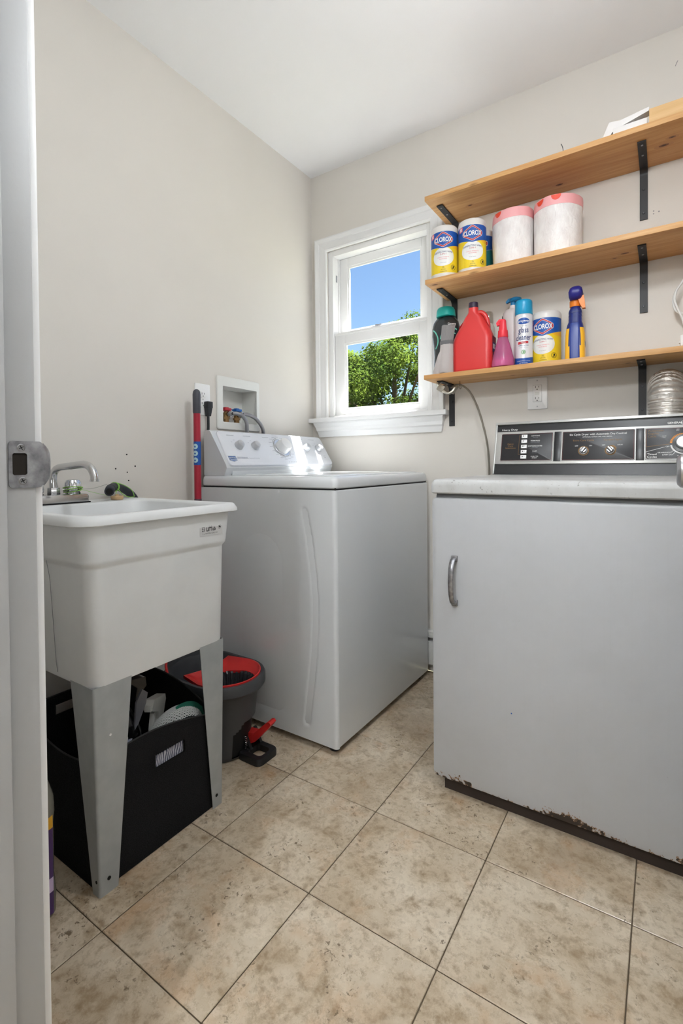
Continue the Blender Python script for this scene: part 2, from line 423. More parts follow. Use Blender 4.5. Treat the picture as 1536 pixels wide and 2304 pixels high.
# open door leaf, only its knob reaches into the picture
d2 = empty_struct('door_2', (DX1, YF, 0), 'white door standing open beside the dryer, its steel knob at the picture edge')
obj('door_panel', MB().box(1.651, 1.686, YF+.02, YF+.73, .012, DZ-.006, .002), TRIM, d2)
m = MB(); R = []
prof = [(.030, 0), (.030, .005), (.013, .008), (.012, .028), (.020, .034), (.0265, .041), (.0275, .052), (.0265, .060), (.022, .0645), (.018, .0655)]
for r, h in prof: R.append([(1.651-h, -1.148+r*math.cos(2*PI*j/32), .946+r*math.sin(2*PI*j/32)) for j in range(32)])
m.rings(R); obj('door_knob', m, mat('satin_nickel', (172, 172, 174), .34, .85), d2)

# ------------------------------------------------------------------ window
wi = empty_struct('window_1', ((WX0+WX1)/2, 0, WZ0), 'white double-hung window with moulded casing and a tree outside')
prof = [(.000, .0), (.000, -.011), (.006, -.014), (.010, -.012), (.018, -.013), (.030, -.015), (.040, -.015), (.043, -.019), (.050, -.021), (.058, -.024), (.064, -.024), (.064, .0)]
def mpiece(a, b, da, db):   # mitred moulding from inner corner a to inner corner b
    return MB().prism(prof, lambda d, h: (a[0]+da[0]*d, h, a[1]+da[1]*d), lambda d, h: (b[0]+db[0]*d, h, b[1]+db[1]*d))
cx0, cx1, cz1 = WX0+.003, WX1-.003, WZ1-.003
obj('side_casing', mpiece((cx0, 1.2), (cx0, cz1), (-1, 0), (-1, 1)), TRIM, wi, smooth=20)
obj('head_casing', mpiece((cx0, cz1), (cx1, cz1), (-1, 1), (1, 1)), TRIM, wi, smooth=20)
obj('side_casing', mpiece((cx1, cz1), (cx1, 1.2), (1, 1), (1, 0)), TRIM, wi, smooth=20)
obj('stool', MB().box(.002, .762, -.046, .03, 1.177, 1.2, .004), TRIM, wi)
ap = [(-.001, 1.177), (-.036, 1.177), (-.036, 1.170), (-.030, 1.160), (-.024, 1.150), (-.023, 1.135), (-.017, 1.128), (-.014, 1.115), (-.012, 1.103), (-.001, 1.103)]
m = MB(); m.prism(ap, lambda y, z: (.028+(1.177-z)*.28, y, z), lambda y, z: (.745-(1.177-z)*.22, y, z)); obj('apron', m, TRIM, wi, smooth=20)
# vinyl frame
f0, f1 = .012, .125
for n, b in (('frame_side', (WX0, WX0+.030, f0, f1, WZ0, WZ1)), ('frame_side', (WX1-.030, WX1, f0, f1, WZ0, WZ1)), ('frame_head', (WX0+.030, WX1-.030, f0, f1, WZ1-.030, WZ1)), ('frame_sill', (WX0+.030, WX1-.030, f0, f1, WZ0, WZ0+.016))):
    obj(n, MB().box(*b, .002), VINYL, wi)
obj('frame_track', MB().box(WX0+.030, WX0+.038, .058, .066, WZ0+.016, WZ1-.03), VINYL, wi)
obj('frame_track', MB().box(WX1-.038, WX1-.030, .058, .066, WZ0+.016, WZ1-.03), VINYL, wi)
obj('balance_cover', MB().box(WX0+.030, WX0+.0315, .040, .050, 1.915, 1.950), INK_G, wi)
def sash(name, x0, x1, z0, z1, y0, y1, gx0, gx1, gz0, gz1):
    s = bpy.data.objects.new(name, None); C.objects.link(s); s.parent = wi
    ym = (y0+y1)/2
    obj('stile', MB().box(x0, gx0, y0, y1, z0, z1, .002), VINYL, s); obj('stile', MB().box(gx1, x1, y0, y1, z0, z1, .002), VINYL, s)
    obj('rail', MB().box(gx0, gx1, y0, y1, z0, gz0, .002), VINYL, s); obj('rail', MB().box(gx0, gx1, y0, y1, gz1, z1, .002), VINYL, s)
    m = MB(); w = .009
    for b in ((gx0-.001, gx0+w, ym-.012, ym-.003, gz0, gz1), (gx1-w, gx1+.001, ym-.012, ym-.003, gz0, gz1), (gx0+w, gx1-w, ym-.012, ym-.003, gz0-.001, gz0+w), (gx0+w, gx1-w, ym-.012, ym-.003, gz1-w, gz1+.001)): m.box(*b)
    obj('glazing_bead', m, VINYL, s)
    obj('pane', MB().box(gx0, gx1, ym-.002, ym+.002, gz0, gz1), GLASS, s, smooth=0)
    return s
def glass_mat(name, tint=(255, 255, 255), ior=.03, rough=.0):
    m = bpy.data.materials.new(name); m.use_nodes = True; t = m.node_tree; t.nodes.clear()
    o = t.nodes.new('ShaderNodeOutputMaterial'); tr = t.nodes.new('ShaderNodeBsdfTransparent'); gl = t.nodes.new('ShaderNodeBsdfGlossy'); fr = t.nodes.new('ShaderNodeLayerWeight'); mx = t.nodes.new('ShaderNodeMixShader')
    tr.inputs[0].default_value = (*lin(tint), 1); gl.inputs['Roughness'].default_value = rough
    pw = t.nodes.new('ShaderNodeMath'); pw.operation = 'POWER'; pw.inputs[1].default_value = 5; t.links.new(fr.outputs['Facing'], pw.inputs[0])
    ma = t.nodes.new('ShaderNodeMath'); ma.operation = 'MULTIPLY_ADD'; ma.inputs[1].default_value = .8; ma.inputs[2].default_value = ior; t.links.new(pw.outputs[0], ma.inputs[0])
    t.links.new(ma.outputs[0], mx.inputs[0]); t.links.new(tr.outputs[0], mx.inputs[1]); t.links.new(gl.outputs[0], mx.inputs[2]); t.links.new(mx.outputs[0], o.inputs[0])
    MATS[name] = m; return m
GLASS = glass_mat('window_glass', (250, 252, 252), .012)
SX0, SX1 = WX0+.032, WX1-.032
sash('sash_upper', SX0+.002, SX1-.002, 1.605, WZ1-.031, .068, .100, .181, .601, 1.655, 1.993)
sl = sash('sash_lower', SX0, SX1, WZ0+.017, 1.640, .026, .058, .188, .607, 1.243, 1.583)
obj('meeting_rail_lip', MB().box(SX0, SX1, .02, .03, 1.628, 1.640, .002), VINYL, sl)
lk = obj('sash_lock', MB().box(.345, .392, .034, .052, 1.640, 1.647, .002).cyl((.368, .043, 1.646), (.368, .043, 1.656), .007, seg=14).box(.364, .396, .040, .047, 1.650, 1.656, .002), mat('lock_grey', (120, 122, 126), .4), sl)

# baseboard heater along the back wall
bh = thing('baseboard_heater', 'low white baseboard heater on the wall between washer and dryer', 'heater', (1.0, -.02, 0))
HW = mat('heater_white', (214, 214, 212), .4)
obj('cover', MB().box(.05, 2.0, -.040, -.034, .045, .150, .002).box(.05, 2.0, -.034, -.028, .145, .150), HW, bh)
obj('back_plate', MB().box(.05, 2.0, -.008, -.001, .02, .196, .001).box(.05, 2.0, -.038, -.008, .188, .196, .002).box(.05, 2.0, -.038, -.033, .168, .190, .001), HW, bh)
obj('fin_core', MB().box(.06, 1.99, -.028, -.010, .06, .13), mat('fin_dark', (40, 38, 36), .6, .5), bh)
obj('end_cap', MB().box(.04, .05, -.041, -.001, .0, .196, .001), HW, bh); obj('end_cap', MB().box(2.0, 2.01, -.041, -.001, .0, .196, .001), HW, bh)

# ------------------------------------------------------------------ added fill lights, all out of view
def lamp(loc, label, watts, drop):  # builds an unseen pendant, added only as fill light
    t = thing('fill_pendant', label, 'lamp', loc)
    obj('canopy', MB().lathe([(.058, 0), (.060, -.004), (.052, -.018), (.012, -.024), (.001, -.024)], 32), CHROME, t, local=True)
    obj('cord', MB().cyl((0, 0, -.022), (0, 0, -drop+.085), .004, seg=12), PLASTIC_W, t, local=True)
    obj('socket', MB().cyl((0, 0, -drop+.09), (0, 0, -drop+.053), .019, .021, 20, .002), PLASTIC_W, t, local=True)
    obj('bulb', MB().lathe([(.013, .053), (.014, .043), (.026, .018), (.031, -.004), (.028, -.024), (.016, -.038), (.001, -.041)], 24, (0, 0, -drop)), mat('bulb_glow', (255, 250, 240), .4, emit=((255, 250, 244), 6.0)), t, local=True)
    ld = bpy.data.lights.new('fill_bulb_light', 'POINT'); ld.energy = watts; ld.color = FILL_COL; ld.shadow_soft_size = .06
    lo_ = bpy.data.objects.new('fill_bulb_light', ld); C.objects.link(lo_); lo_.parent = t; lo_.location = (0, 0, -drop)
    return t
lamp((1.45, -1.16, H), 'added bare bulb fill pendant in the laundry room, out of view overhead', ROOM_FILL, .43)
lamp((1.36, -2.98, H), 'added bare bulb fill pendant in the hall behind the camera', HALL_PENDANT_FILL, .26)
fl_ = thing('fill_floor_lamp', 'added globe fill light in the hall behind the camera', 'lamp', (2.50, -2.36, 0))  # unseen globe on a pole, added to fill from the doorway side
obj('base', MB().lathe([(.13, 0), (.13, .012), (.03, .022), (.012, .024)], 32), BLACK, fl_, local=True)
obj('pole', MB().cyl((0, 0, .02), (0, 0, 1.06), .010, seg=14), BLACK, fl_, local=True)
obj('globe_shade', MB().lathe([(.04, -.155)]+[(.16*math.cos(a_), .16*math.sin(a_)) for a_ in [PI/2*(k/8)-.0 for k in range(-6, 8)]]+[(.001, .16)], 28, (0, 0, 1.21)), mat('globe_glow', (255, 252, 246), .4, emit=((250, 252, 255), 3.0)), fl_, local=True)
hl_ = bpy.data.lights.new('fill_globe_light', 'POINT'); hl_.energy = HALL_FILL; hl_.color = FILL_COL; hl_.shadow_soft_size = .17
ho_ = bpy.data.objects.new('fill_globe_light', hl_); C.objects.link(ho_); ho_.parent = fl_; ho_.location = (0, 0, 1.21)

# ------------------------------------------------------------------ outside: ground and tree
def grass_mat():
    n = N('lawn', rgb=(80, 104, 52), rough=.9); v = n.coords('Object'); n.color(n.ramp(n.noise(v, 6, 6), [(.3, (84, 88, 66)), (.7, (116, 116, 92))])); return n.m
gr = struct(obj('ground', MB().box(-40, 40, .14, 60, -.7, -.6), grass_mat(), smooth=0), 'lawn outside the window', 'lawn')
def leaf_mat():
    m = bpy.data.materials.new('leaf'); m.use_nodes = True; t = m.node_tree; t.nodes.clear()
    o = t.nodes.new('ShaderNodeOutputMaterial'); d = t.nodes.new('ShaderNodeBsdfDiffuse'); tr = t.nodes.new('ShaderNodeBsdfTranslucent'); mx = t.nodes.new('ShaderNodeMixShader'); mx.inputs[0].default_value = .42
    g = t.nodes.new('ShaderNodeTexNoise'); g.inputs['Scale'].default_value = 1.3; g.inputs['Detail'].default_value = 5; tc = t.nodes.new('ShaderNodeTexCoord'); t.links.new(tc.outputs['Object'], g.inputs['Vector'])
    r = t.nodes.new('ShaderNodeValToRGB'); r.color_ramp.elements[0].position = .35; r.color_ramp.elements[1].position = .68
    r.color_ramp.elements[0].color = (*lin((50, 72, 34)), 1); r.color_ramp.elements[1].color = (*lin((112, 130, 52)), 1)
    t.links.new(g.outputs['Fac'], r.inputs[0]); t.links.new(r.outputs[0], d.inputs[0]); t.links.new(r.outputs[0], tr.inputs[0])
    t.links.new(d.outputs[0], mx.inputs[1]); t.links.new(tr.outputs[0], mx.inputs[2]); t.links.new(mx.outputs[0], o.inputs[0]); return m
LEAF = leaf_mat()
BARK = mat('bark', (86, 70, 54), .9)
def tree(label, base, ctr, rad, n, seed, group=None):
    rnd = random.Random(seed); t = thing('tree', label, 'tree', base, 0, group); b = Vector(base); c = Vector(ctr)
    tr = MB(); top = c-Vector((0, 0, rad[2]*.3))
    tr.tube([b-Vector((0, 0, .05)), b+(top-b)*.5+Vector((.08, .05, 0)), top, c+Vector((0, 0, rad[2]*.5))], lambda q: .17*(1-q)+.03, 10, 5)
    obj('trunk', tr, BARK, t)
    clumps = []
    for k in range(90):
        while True:
            p = Vector((rnd.uniform(-1, 1), rnd.uniform(-1, 1), rnd.uniform(-1, 1)))
            if .25 < p.length < 1: break
        clumps.append((c+Vector((p.x*rad[0], p.y*rad[1], p.z*rad[2])), rnd.uniform(.4, .8)))
    for k in range(0, 90, 5):
        q = clumps[k][0]; s0 = b+(top-b)*rnd.uniform(.6, 1)
        obj('branch', MB().tube([s0, s0.lerp(q, .5)+Vector((0, 0, .15)), q], lambda q_: .05*(1-q_)+.012, 6, 4), BARK, t)
    lf = MB()
    for k in range(n):
        q, rr = clumps[rnd.randrange(90)]
        d = Vector((rnd.gauss(0, 1), rnd.gauss(0, 1), rnd.gauss(0, 1))).normalized()*rr*rnd.uniform(.45, 1.0)
        p = q+Vector((d.x, d.y, d.z*.8)); s = rnd.uniform(.028, .055)
        nn = (d.normalized()+Vector((rnd.uniform(-1, 1), rnd.uniform(-1, 1), rnd.uniform(-.2, 1.4)))*.9).normalized()
        a = nn.orthogonal().normalized(); a.rotate(Matrix.Rotation(rnd.uniform(0, 6.28), 3, nn)); e = nn.cross(a)
        lf.add([p-a*s, p-a*s*.2+e*s*.62-nn*s*.15, p+a*s, p-a*s*.2-e*s*.62-nn*s*.15], [(0, 3, 2), (0, 2, 1)])
    o = obj('foliage', lf, LEAF, t, smooth=0, fix=False); o['kind'] = 'stuff'
    return t
tree('leafy green tree in the garden filling the lower window sash', (-4.3, 9.2, -.6), (-4.25, 9.2, 2.70), (3.3, 2.3, 2.05), 90000, 3)

# ================================================================== washer (back to the left wall)
wa = thing('washing_machine', 'white top-loading washing machine with a knob console below the window', 'washing machine', (.35, -.42, 0))
wx0, wx1, wy0, wy1 = .032, .678, -.790, -.052
obj('body', MB().box(wx0, wx1-.0008, wy0+.0022, wy1, .022, .876, .010, 3), WHITE_ENAMEL, wa)
def sstep(a, b, x): t_ = min(1, max(0, (x-a)/(b-a))); return t_*t_*(3-2*t_)
_gx = [(.072, .540), (.086, .540), (.205, .557), (.307, .570), (.40, .577), (.504, .579), (.598, .571), (.708, .556), (.813, .534), (.85, .524)]
def gcurve(z):
    for (a, xa), (b, xb) in zip(_gx, _gx[1:]):
        if z <= b: return xa+(xb-xa)*max(0, z-a)/(b-a)
    return _gx[-1][1]
def emboss(x, z):
    c = gcurve(z)+.013
    zz = min(max(z, .088), .80); dd = math.hypot(x-c, z-zz); h = -.0034*(1-sstep(.009, .0165, dd))
    # arched fields pressed into the sheet
    for (xc, hw, zt, ar, dep, e) in ((.345, .115, .61, .115, .0022, .05), (.315, .225, .62, .20, .0018, .055)):
        zc = min(z, zt); k = abs(x-(xc+.02*(.6-z))) if z < zt else math.hypot(x-xc, (z-zt)*hw/ar)
        h -= dep*(1-sstep(hw-e, hw, k))*sstep(.05, .12, z)
    return h
Lflat = wx1-.012-wx0; Larc = .012*PI/2
def side(u, v):
    s_ = u*(Lflat+Larc); z = .024+(.850)*v
    if s_ <= Lflat: x = wx0+s_; return (x, wy0-emboss(x, z), z)
    a = (s_-Lflat)/.012; return (wx1-.012+.012*math.sin(a), wy0+.012-.012*math.cos(a), z)
obj('side_panel', MB().grid(110, 90, side), WHITE_ENAMEL, wa, smooth=60, fix=False)
obj('gap_band', MB().box(wx0+.006, wx1-.006, wy0+.008, wy1-.006, .874, .884), DARK, wa)
# top deck with a soft rounded rim, and the lid on it
m = MB(); R = []
for ins, z in ((.004, .8805), (.0, .884), (-.001, .892), (.0, .904), (.004, .913), (.012, .919), (.022, .9205), (.05, .9205)):
    R.append(rrect(wx0+ins*.2, wx1-ins, wy0+ins, wy1-ins, [.022-min(ins, .01)]*4, z, 6))
m.rings(R); obj('top_deck', m, WHITE_ENAMEL, wa)
m = MB(); R = []
for ins, z in ((.0, .9200), (.0, .9225), (.003, .9245), (.010, .9255), (.06, .926)): R.append(rrect(.205+ins, .650-ins, -.745+ins, -.095-ins, .03, z, 5))
m.rings(R); obj('lid', m, WHITE_ENAMEL, wa)
# console
cp = [(.036, .9205), (.036, 1.088), (.043, 1.098), (.060, 1.101), (.072, 1.096), (.160, .962), (.164, .950), (.158, .938), (.150, .9205)]
obj('console', MB().prism(cp, lambda a, b: (a, -.776, b), lambda a, b: (a, -.062, b)), WHITE_ENAMEL, wa, smooth=30)
obj('seam', MB().box(.150, .152, -.742, -.7405, .921, .940), mat('seam_grey', (120, 122, 125), .6), wa)
obj('console_base', MB().box(.150, .158, -.7405, -.098, .9205, .940, .002), WHITE_ENAMEL, wa)
P0 = Vector((.165, -.776, .948)); U_ = Vector((0, 1, 0)); V_ = Vector((-.1, 0, .147)).normalized(); N_ = U_.cross(V_)
pm = plane_map(P0, U_, V_)
def slab(mp, poly, o0, o1, bev, mb=None):
    mb = mb or MB(); cx = sum(p[0] for p in poly)/len(poly); cy = sum(p[1] for p in poly)/len(poly)
    w = max(abs(p[0]-cx) for p in poly); h_ = max(abs(p[1]-cy) for p in poly)
    sh = lambda b: [(cx+(p[0]-cx)*(1-b/w), cy+(p[1]-cy)*(1-b/h_)) for p in poly]
    R = [[mp(*p, o0) for p in poly], [mp(*p, o1-bev) for p in poly], [mp(*p, o1-bev*.3) for p in sh(bev*.3)], [mp(*p, o1) for p in sh(bev)]]
    return mb.rings(R)
poly = [(a+(.012*(b-.0)/.17 if a < .3 else .012*(b)/.17), b) for a, b in rr2(.012, .716, .006, .176, .018, 6)]
PANELW = mat('panel_white', (228, 231, 238), .25)
wp = obj('control_panel', slab(pm, poly, -.002, .012, .006), PANELW, wa)
tilt = math.atan2(N_.x, N_.z)
def knob(parent, root, mp_pos, prof, ang, material, name='knob'):
    o = obj(name, MB().lathe(prof, 28), material, parent, local=True); o.location = mp_pos-base_of(root); o.rotation_euler = (0, ang, 0); return o
KN = mat('knob_satin', (196, 198, 202), .3, .35); KN_W = mat('knob_white', (232, 232, 232), .28)
kp = [(.0195, 0), (.0195, .004), (.018, .012), (.0165, .019), (.0145, .0225), (.010, .0245), (.001, .0255)]
for u in (.104, .199, .553, .652): 
    k = knob(wp, wa, pm(u+.004, .101, .0125), kp, tilt, KN)
knob(wp, wa, pm(.375, .098, .0125), [(.046, 0), (.046, .001), (.044, .0025), (.041, .0025)], tilt, mat('dial_ring', (205, 207, 212), .2, .5), 'dial_ring')
knob(wp, wa, pm(.375, .098, .0150), [(.034, 0), (.0335, .010), (.031, .030), (.029, .035), (.024, .0375), (.001, .038)], tilt, KN_W, 'cycle_dial')
p = Print(lambda u, v, o: pm(u, v, .0122+o)-base_of(wa))
GT = mat('ink_pale_grey', (168, 172, 182), .5)
for r, a0, a1 in ((.053, 95, 150), (.053, 165, 215), (.053, 228, 262), (.053, 300, 350)): p.arc(.375, .098, r, a0, a1, .0018, INK_G)
p.arc(.375, .098, .0475, 0, 360, .0015, INK_G, n=40)
random.seed(3)
for k in range(15):
    a = math.radians(20+k*22); p.rect(.375+.066*math.cos(a)-.010, .375+.066*math.cos(a)+.010, .098+.062*math.sin(a)-.0011, .098+.062*math.sin(a)+.0011, GT)
for u, w_ in ((.09, .020), (.185, .022), (.30, .02), (.54, .026), (.635, .024)): p.rect(u-w_, u+w_, .153, .1555, GT)
for u in (.104, .199, .553, .652):
    for a in (60, 100, 140): p.rect(u+.031*math.cos(math.radians(a))-.004, u+.031*math.cos(math.radians(a))+.004, .101+.030*math.sin(math.radians(a))-.0008, .101+.030*math.sin(math.radians(a))+.0008, GT)
for k in range(6): p.rect(.375+.012*k, .381+.012*k, .020, .0225, INK_G)
p.line(rr2(.455, .475, .020, .040, .004), .0014, INK_G, closed=True)
p.rect(.667, .685, .055, .058, GT); p.rect(.667, .68, .045, .048, GT)
# maker's badge: blue pennant with a silver edge, then the model line
def badge(u0, u1, v0, v1): return [(u0, v1), (u1, v1), (u1, v0+.006), ((u0+u1)/2, v0), (u0, v0+.006)]
p.poly(badge(.021, .062, .022, .051), mat('badge_silver', (210, 214, 220), .25, .6), .0006); p.poly(badge(.0235, .0595, .0255, .049), mat('badge_blue', (70, 98, 152), .3), .0009)
p.text('MAYTAG', .0415, .0375, .0085, INK_W, .0012, 1.0, .01, 'CENTER')
p.rect(.026, .057, .031, .033, INK_W, .0012)
p.text('CENTENNIAL', .066, .0385, .0105, mat('ink_slate', (96, 104, 130), .5), .0004, 1.0, .004)
p.text('Commercial Technology', .135, .0385, .0068, GT, .0004, .9)
p.build('printing', wp, local=True)['kind'] = 'stuff'
obj('foot', MB().cyl((.64, -.75, 0), (.64, -.75, .024), .018, seg=14), BLACK, wa); obj('foot', MB().cyl((.64, -.1, 0), (.64, -.1, .024), .018, seg=14), BLACK, wa)
obj('foot', MB().cyl((.07, -.75, 0), (.07, -.75, .024), .018, seg=14), BLACK, wa); obj('foot', MB().cyl((.07, -.1, 0), (.07, -.1, .024), .018, seg=14), BLACK, wa)

# ================================================================== dryer (back to the window wall)
dx0, dx1, dyf = .998, 1.684, -.760
dy = thing('clothes_dryer', 'old grey-white clothes dryer with scuffed front and black control console', 'dryer', (1.341, -.4, 0))
def dryer_mat(name, rgb, grime):
    n = N(name, rgb=rgb, rough=.36); v = n.coords('Object')
    g = n.noise(v, 3.2, 6, .65, .4); f_ = n.noise(v, 46, 4, .6, .5); st = n.noise(n.coords('Object', (130, 130, 1.6)), 1, 3)
    c = n.mix(n.math('MULTIPLY', n.ramp(g, [(.42, 0.0), (.75, 1.0)]), grime), rgb, (150, 148, 144))
    c = n.mix(n.math('MULTIPLY', n.ramp(f_, [(.70, 0.0), (.78, 1.0)]), grime*1.4), c, (118, 114, 108))
    c = n.mix(n.math('MULTIPLY', n.ramp(st, [(.55, 0.0), (.8, 1.0)]), .10), c, (140, 140, 138))
    n.color(c); n.rough(n.ramp(g, [(.3, .3), (.7, .46)])); return n
DRY = dryer_mat('dryer_enamel', (188, 190, 194), .22)
# paint chipped off along the lower edge of the front
DRYT = dryer_mat('dryer_top_enamel', (200, 201, 201), .75)
_v = DRYT.coords('Object'); _sp = DRYT.noise(_v, 110, 3, .6, .4); _bg = DRYT.noise(_v, 9, 4)
_c = DRYT.b.inputs['Base Color'].links[0].from_socket
DRYT.color(DRYT.mix(DRYT.math('MULTIPLY', DRYT.ramp(_sp, [(.63, 0.0), (.70, .9)]), DRYT.ramp(_bg, [(.48, 0.0), (.60, 1.0)])), _c, (88, 86, 82))); DRYT = DRYT.m
RUST = mat('rusty_steel', (54, 44, 38), .8)
CH = N('dryer_front_enamel', rgb=(188, 190, 194), rough=.36)
v = CH.coords('Object'); sx_ = CH.node('ShaderNodeSeparateXYZ'); CH.link(v, sx_.inputs[0])
g = CH.noise(v, 3.2, 6, .65, .4); st = CH.noise(CH.coords('Object', (130, 130, 1.6)), 1, 3); f_ = CH.noise(v, 70, 4, .65, .4); big = CH.noise(v, 9, 3)
c = CH.mix(CH.math('MULTIPLY', CH.ramp(g, [(.42, 0.0), (.75, 1.0)]), .2), (188, 190, 194), (158, 157, 154))
c = CH.mix(CH.math('MULTIPLY', CH.ramp(st, [(.55, 0.0), (.8, 1.0)]), .05), c, (150, 150, 148))
c = CH.mix(CH.math('MULTIPLY', CH.ramp(f_, [(.72, 0.0), (.77, .8)]), CH.ramp(big, [(.52, 0.0), (.62, 1.0)])), c, (110, 106, 100))
edge = CH.math('SUBTRACT', .060, sx_.outputs[2])          # height above the bottom edge
edge = CH.math('MULTIPLY', edge, 24.0)
k = CH.math('ADD', edge, CH.math('MULTIPLY', CH.math('SUBTRACT', f_, .5), 2.2)); k = CH.math('ADD', k, CH.math('MULTIPLY', CH.math('SUBTRACT', big, .5), 2.4))
chip = CH.ramp(k, [(.47, 0.0), (.53, 1.0)]); rim = CH.ramp(k, [(.36, 0.0), (.44, 1.0)])
c = CH.mix(rim, c, (146, 112, 78)); c = CH.mix(chip, c, (48, 38, 32)); CH.color(c); CH.rough(CH.ramp(g, [(.3, .3), (.7, .46)]))
obj('body', MB().box(dx0+.004, dx1-.004, dyf+.020, -.052, .05, .868, .006), DRY.m, dy)
m = MB(); R = []
for ins, y in ((.0, dyf+.02), (.0, dyf+.006), (.002, dyf+.002), (.007, dyf)): 
    R.append([(p_[0], y, p_[1]) for p_ in rr2(dx0+ins, dx1-ins, .040+ins, .8615-ins, .014)])
m.rings(R); dd = obj('door', m, CH.m, dy)
obj('toe_kick', MB().box(dx0+.028, dx1-.02, dyf+.022, -.08, .0, .048), RUST, dy)
obj('gap_band', MB().box(dx0+.012, dx1-.012, dyf+.012, dyf+.03, .858, .876), mat('gap_grey', (104, 106, 108), .6), dy)
m = MB(); R = []
for ins, z in ((.004, .8735), (.0, .877), (.0, .897), (.002, .906), (.007, .9125), (.015, .915), (.03, .9152)):
    R.append(rrect(dx0-.003+ins, dx1+.003-ins, dyf-.005+ins, -.03, [.004, .004, .014, .014], z, 6))
m.rings(R); obj('worktop', m, DRYT, dy)
hm = MB(); hp = [(1.068, dyf+.001, .690), (1.068, dyf-.018, .684), (1.068, dyf-.030, .660), (1.068, dyf-.034, .625), (1.068, dyf-.030, .590), (1.068, dyf-.018, .566), (1.068, dyf+.001, .560)]
sp_ = spline([Vector(q) for q in hp], 5); R = []
for i, q in enumerate(sp_):
    d_ = (sp_[min(i+1, len(sp_)-1)]-sp_[max(i-1, 0)]).normalized(); a_ = Vector((1, 0, 0)); b_ = d_.cross(a_)
    R.append([q+a_*.0078*math.cos(2*PI*j/12)+b_*.0045*math.sin(2*PI*j/12) for j in range(12)])
hm.rings(R); hm.box(1.059, 1.077, dyf-.006, dyf+.001, .680, .697, .002).box(1.059, 1.077, dyf-.006, dyf+.001, .553, .570, .002)
hd = obj('handle', hm, WSTEEL, dd); hd['label'] = 'worn chrome pull handle'
obj('paint_speck', MB().cyl((1.225, dyf+.001, .285), (1.225, dyf-.0006, .285), .0018, seg=8), INK_B, dd)
# console
K0 = Vector((1.006, -.195, .9155)); KU = Vector((1, 0, 0)); KV = Vector((0, .06, .205)).normalized(); km_ = plane_map(K0, KU, KV); km = lambda u, v, o: km_(.0042+.9788*u, .0015+.957*v, o); KL = .219; KWd = .686
BLK = mat('console_black', (28, 28, 32), .3); BLK2 = mat('console_panel_black', (34, 33, 37), .34); ALU = mat('console_trim', (196, 196, 194), .32, .55); SIL = mat('knob_silver', (196, 196, 198), .3, .6)
cm = MB(); back = lambda u, v: Vector((K0.x+.0042+.9788*u, -.134, K0.z+.0015+.957*v*KV.z))
cm.add([km(0, 0, -.004), km(KWd, 0, -.004), km(KWd, KL-.004, -.004), km(0, KL-.004, -.004), back(0, 0), back(KWd, 0), back(KWd, KL-.004), back(0, KL-.004)], [(0, 1, 2, 3), (5, 4, 7, 6), (4, 5, 1, 0), (3, 2, 6, 7), (4, 0, 3, 7), (1, 5, 6, 2)])
con = obj('console', cm, BLK, dy, smooth=0)
def bar(u0, u1, v0, v1, o0, o1, mm, name, par=con, bev=.0008): return obj(name, slab(km, [(u0, v0), (u1, v0), (u1, v1), (u0, v1)], o0, o1, bev), mm, par, smooth=25)
bar(0, KWd, KL-.010, KL, -.006, .004, ALU, 'top_trim'); bar(0, .006, 0, KL-.010, -.005, .004, ALU, 'end_trim'); bar(KWd-.006, KWd, 0, KL-.010, -.005, .004, ALU, 'end_trim')
bar(.006, KWd-.006, .042, .178, -.004, .0015, ALU, 'face_plate')
bar(.222, .247, .0515, .1705, .0012, .0022, BLK, 'spacer'); bar(.4865, .5115, .0515, .1705, .0012, .0022, BLK, 'spacer')
for u0, u1 in ((.0245, .2195), (.2495, .485), (.5135, .668)):
    fp = obj('panel', slab(km, rr2(u0, u1, .0525, .170, .005, 4), .0008, .0026, .0006), BLK2, con, smooth=25)
p = Print(lambda u, v, o: km(u, v, .0027+o)-base_of(dy))
GOLD = mat('ink_gold', (150, 112, 62), .5); RED_D = mat('ink_dull_red', (120, 52, 50), .5); WT = INK_W
for u0, u1 in ((.0245, .2195), (.2495, .485), (.5135, .668)): 
    p.line(rr2(u0+.0015, u1-.0015, .054, .1685, .004, 4), .0012, WT, closed=True); p.line(rr2(u0+.004, u1-.004, .0565, .166, .003, 3), .0008, RED_D, closed=True)
for k, (t1, t2) in enumerate((('COTTONS', 'REGULAR'), ('PERM PRESS', 'POLYESTER KNIT'), ('KNITS/DELICATES', 'LOW HEAT'), ('FLUFF', 'NO HEAT'), ('PUSH TO', 'START'))):
    v = (.154, .1335, .1120, .0905, .0690)[k]
    p.text(t1, .155, v+.0005, .0062, WT, xs=1.05, bold=.012, align='CENTER'); p.text(t2, .155, v-.0055, .0058 if k == 4 else .0042, WT if k == 4 else INK_G, align='CENTER', xs=1.05, bold=.012 if k == 4 else 0)
p.line([(.102, .160), (.0945, .160), (.0945, .0795), (.102, .0795)], .0008, GOLD)
for k, s_ in enumerate(('Fabric', 'Care', 'Selections')): p.text(s_, .063, .122-.0085*k, .0085, GOLD, align='CENTER', xs=1.15)
p.text('Six Cycle Dryer with Automatic Dry Control', .367, .1515, .0098, WT, xs=1.02, bold=.012, align='CENTER')
p.text('OPTIONAL EXTRA CARE AND SIGNAL', .367, .1425, .0056, WT, align='CENTER', xs=1.0, bold=.008)
p.text('Extra Care Cycle', .322, .1285, .0090, GOLD, align='CENTER', xs=1.1); p.text('Variable Signal', .416, .1285, .0090, GOLD, align='CENTER', xs=1.1)
p.text('OFF', .3, .108, .0062, WT, align='CENTER', bold=.01); p.text('ON', .346, .108, .0062, WT, align='CENTER', bold=.01); p.text('OFF', .388, .109, .0062, WT, align='CENTER', bold=.01); p.text('LOUD', .4395, .109, .0062, WT, align='CENTER', bold=.01)
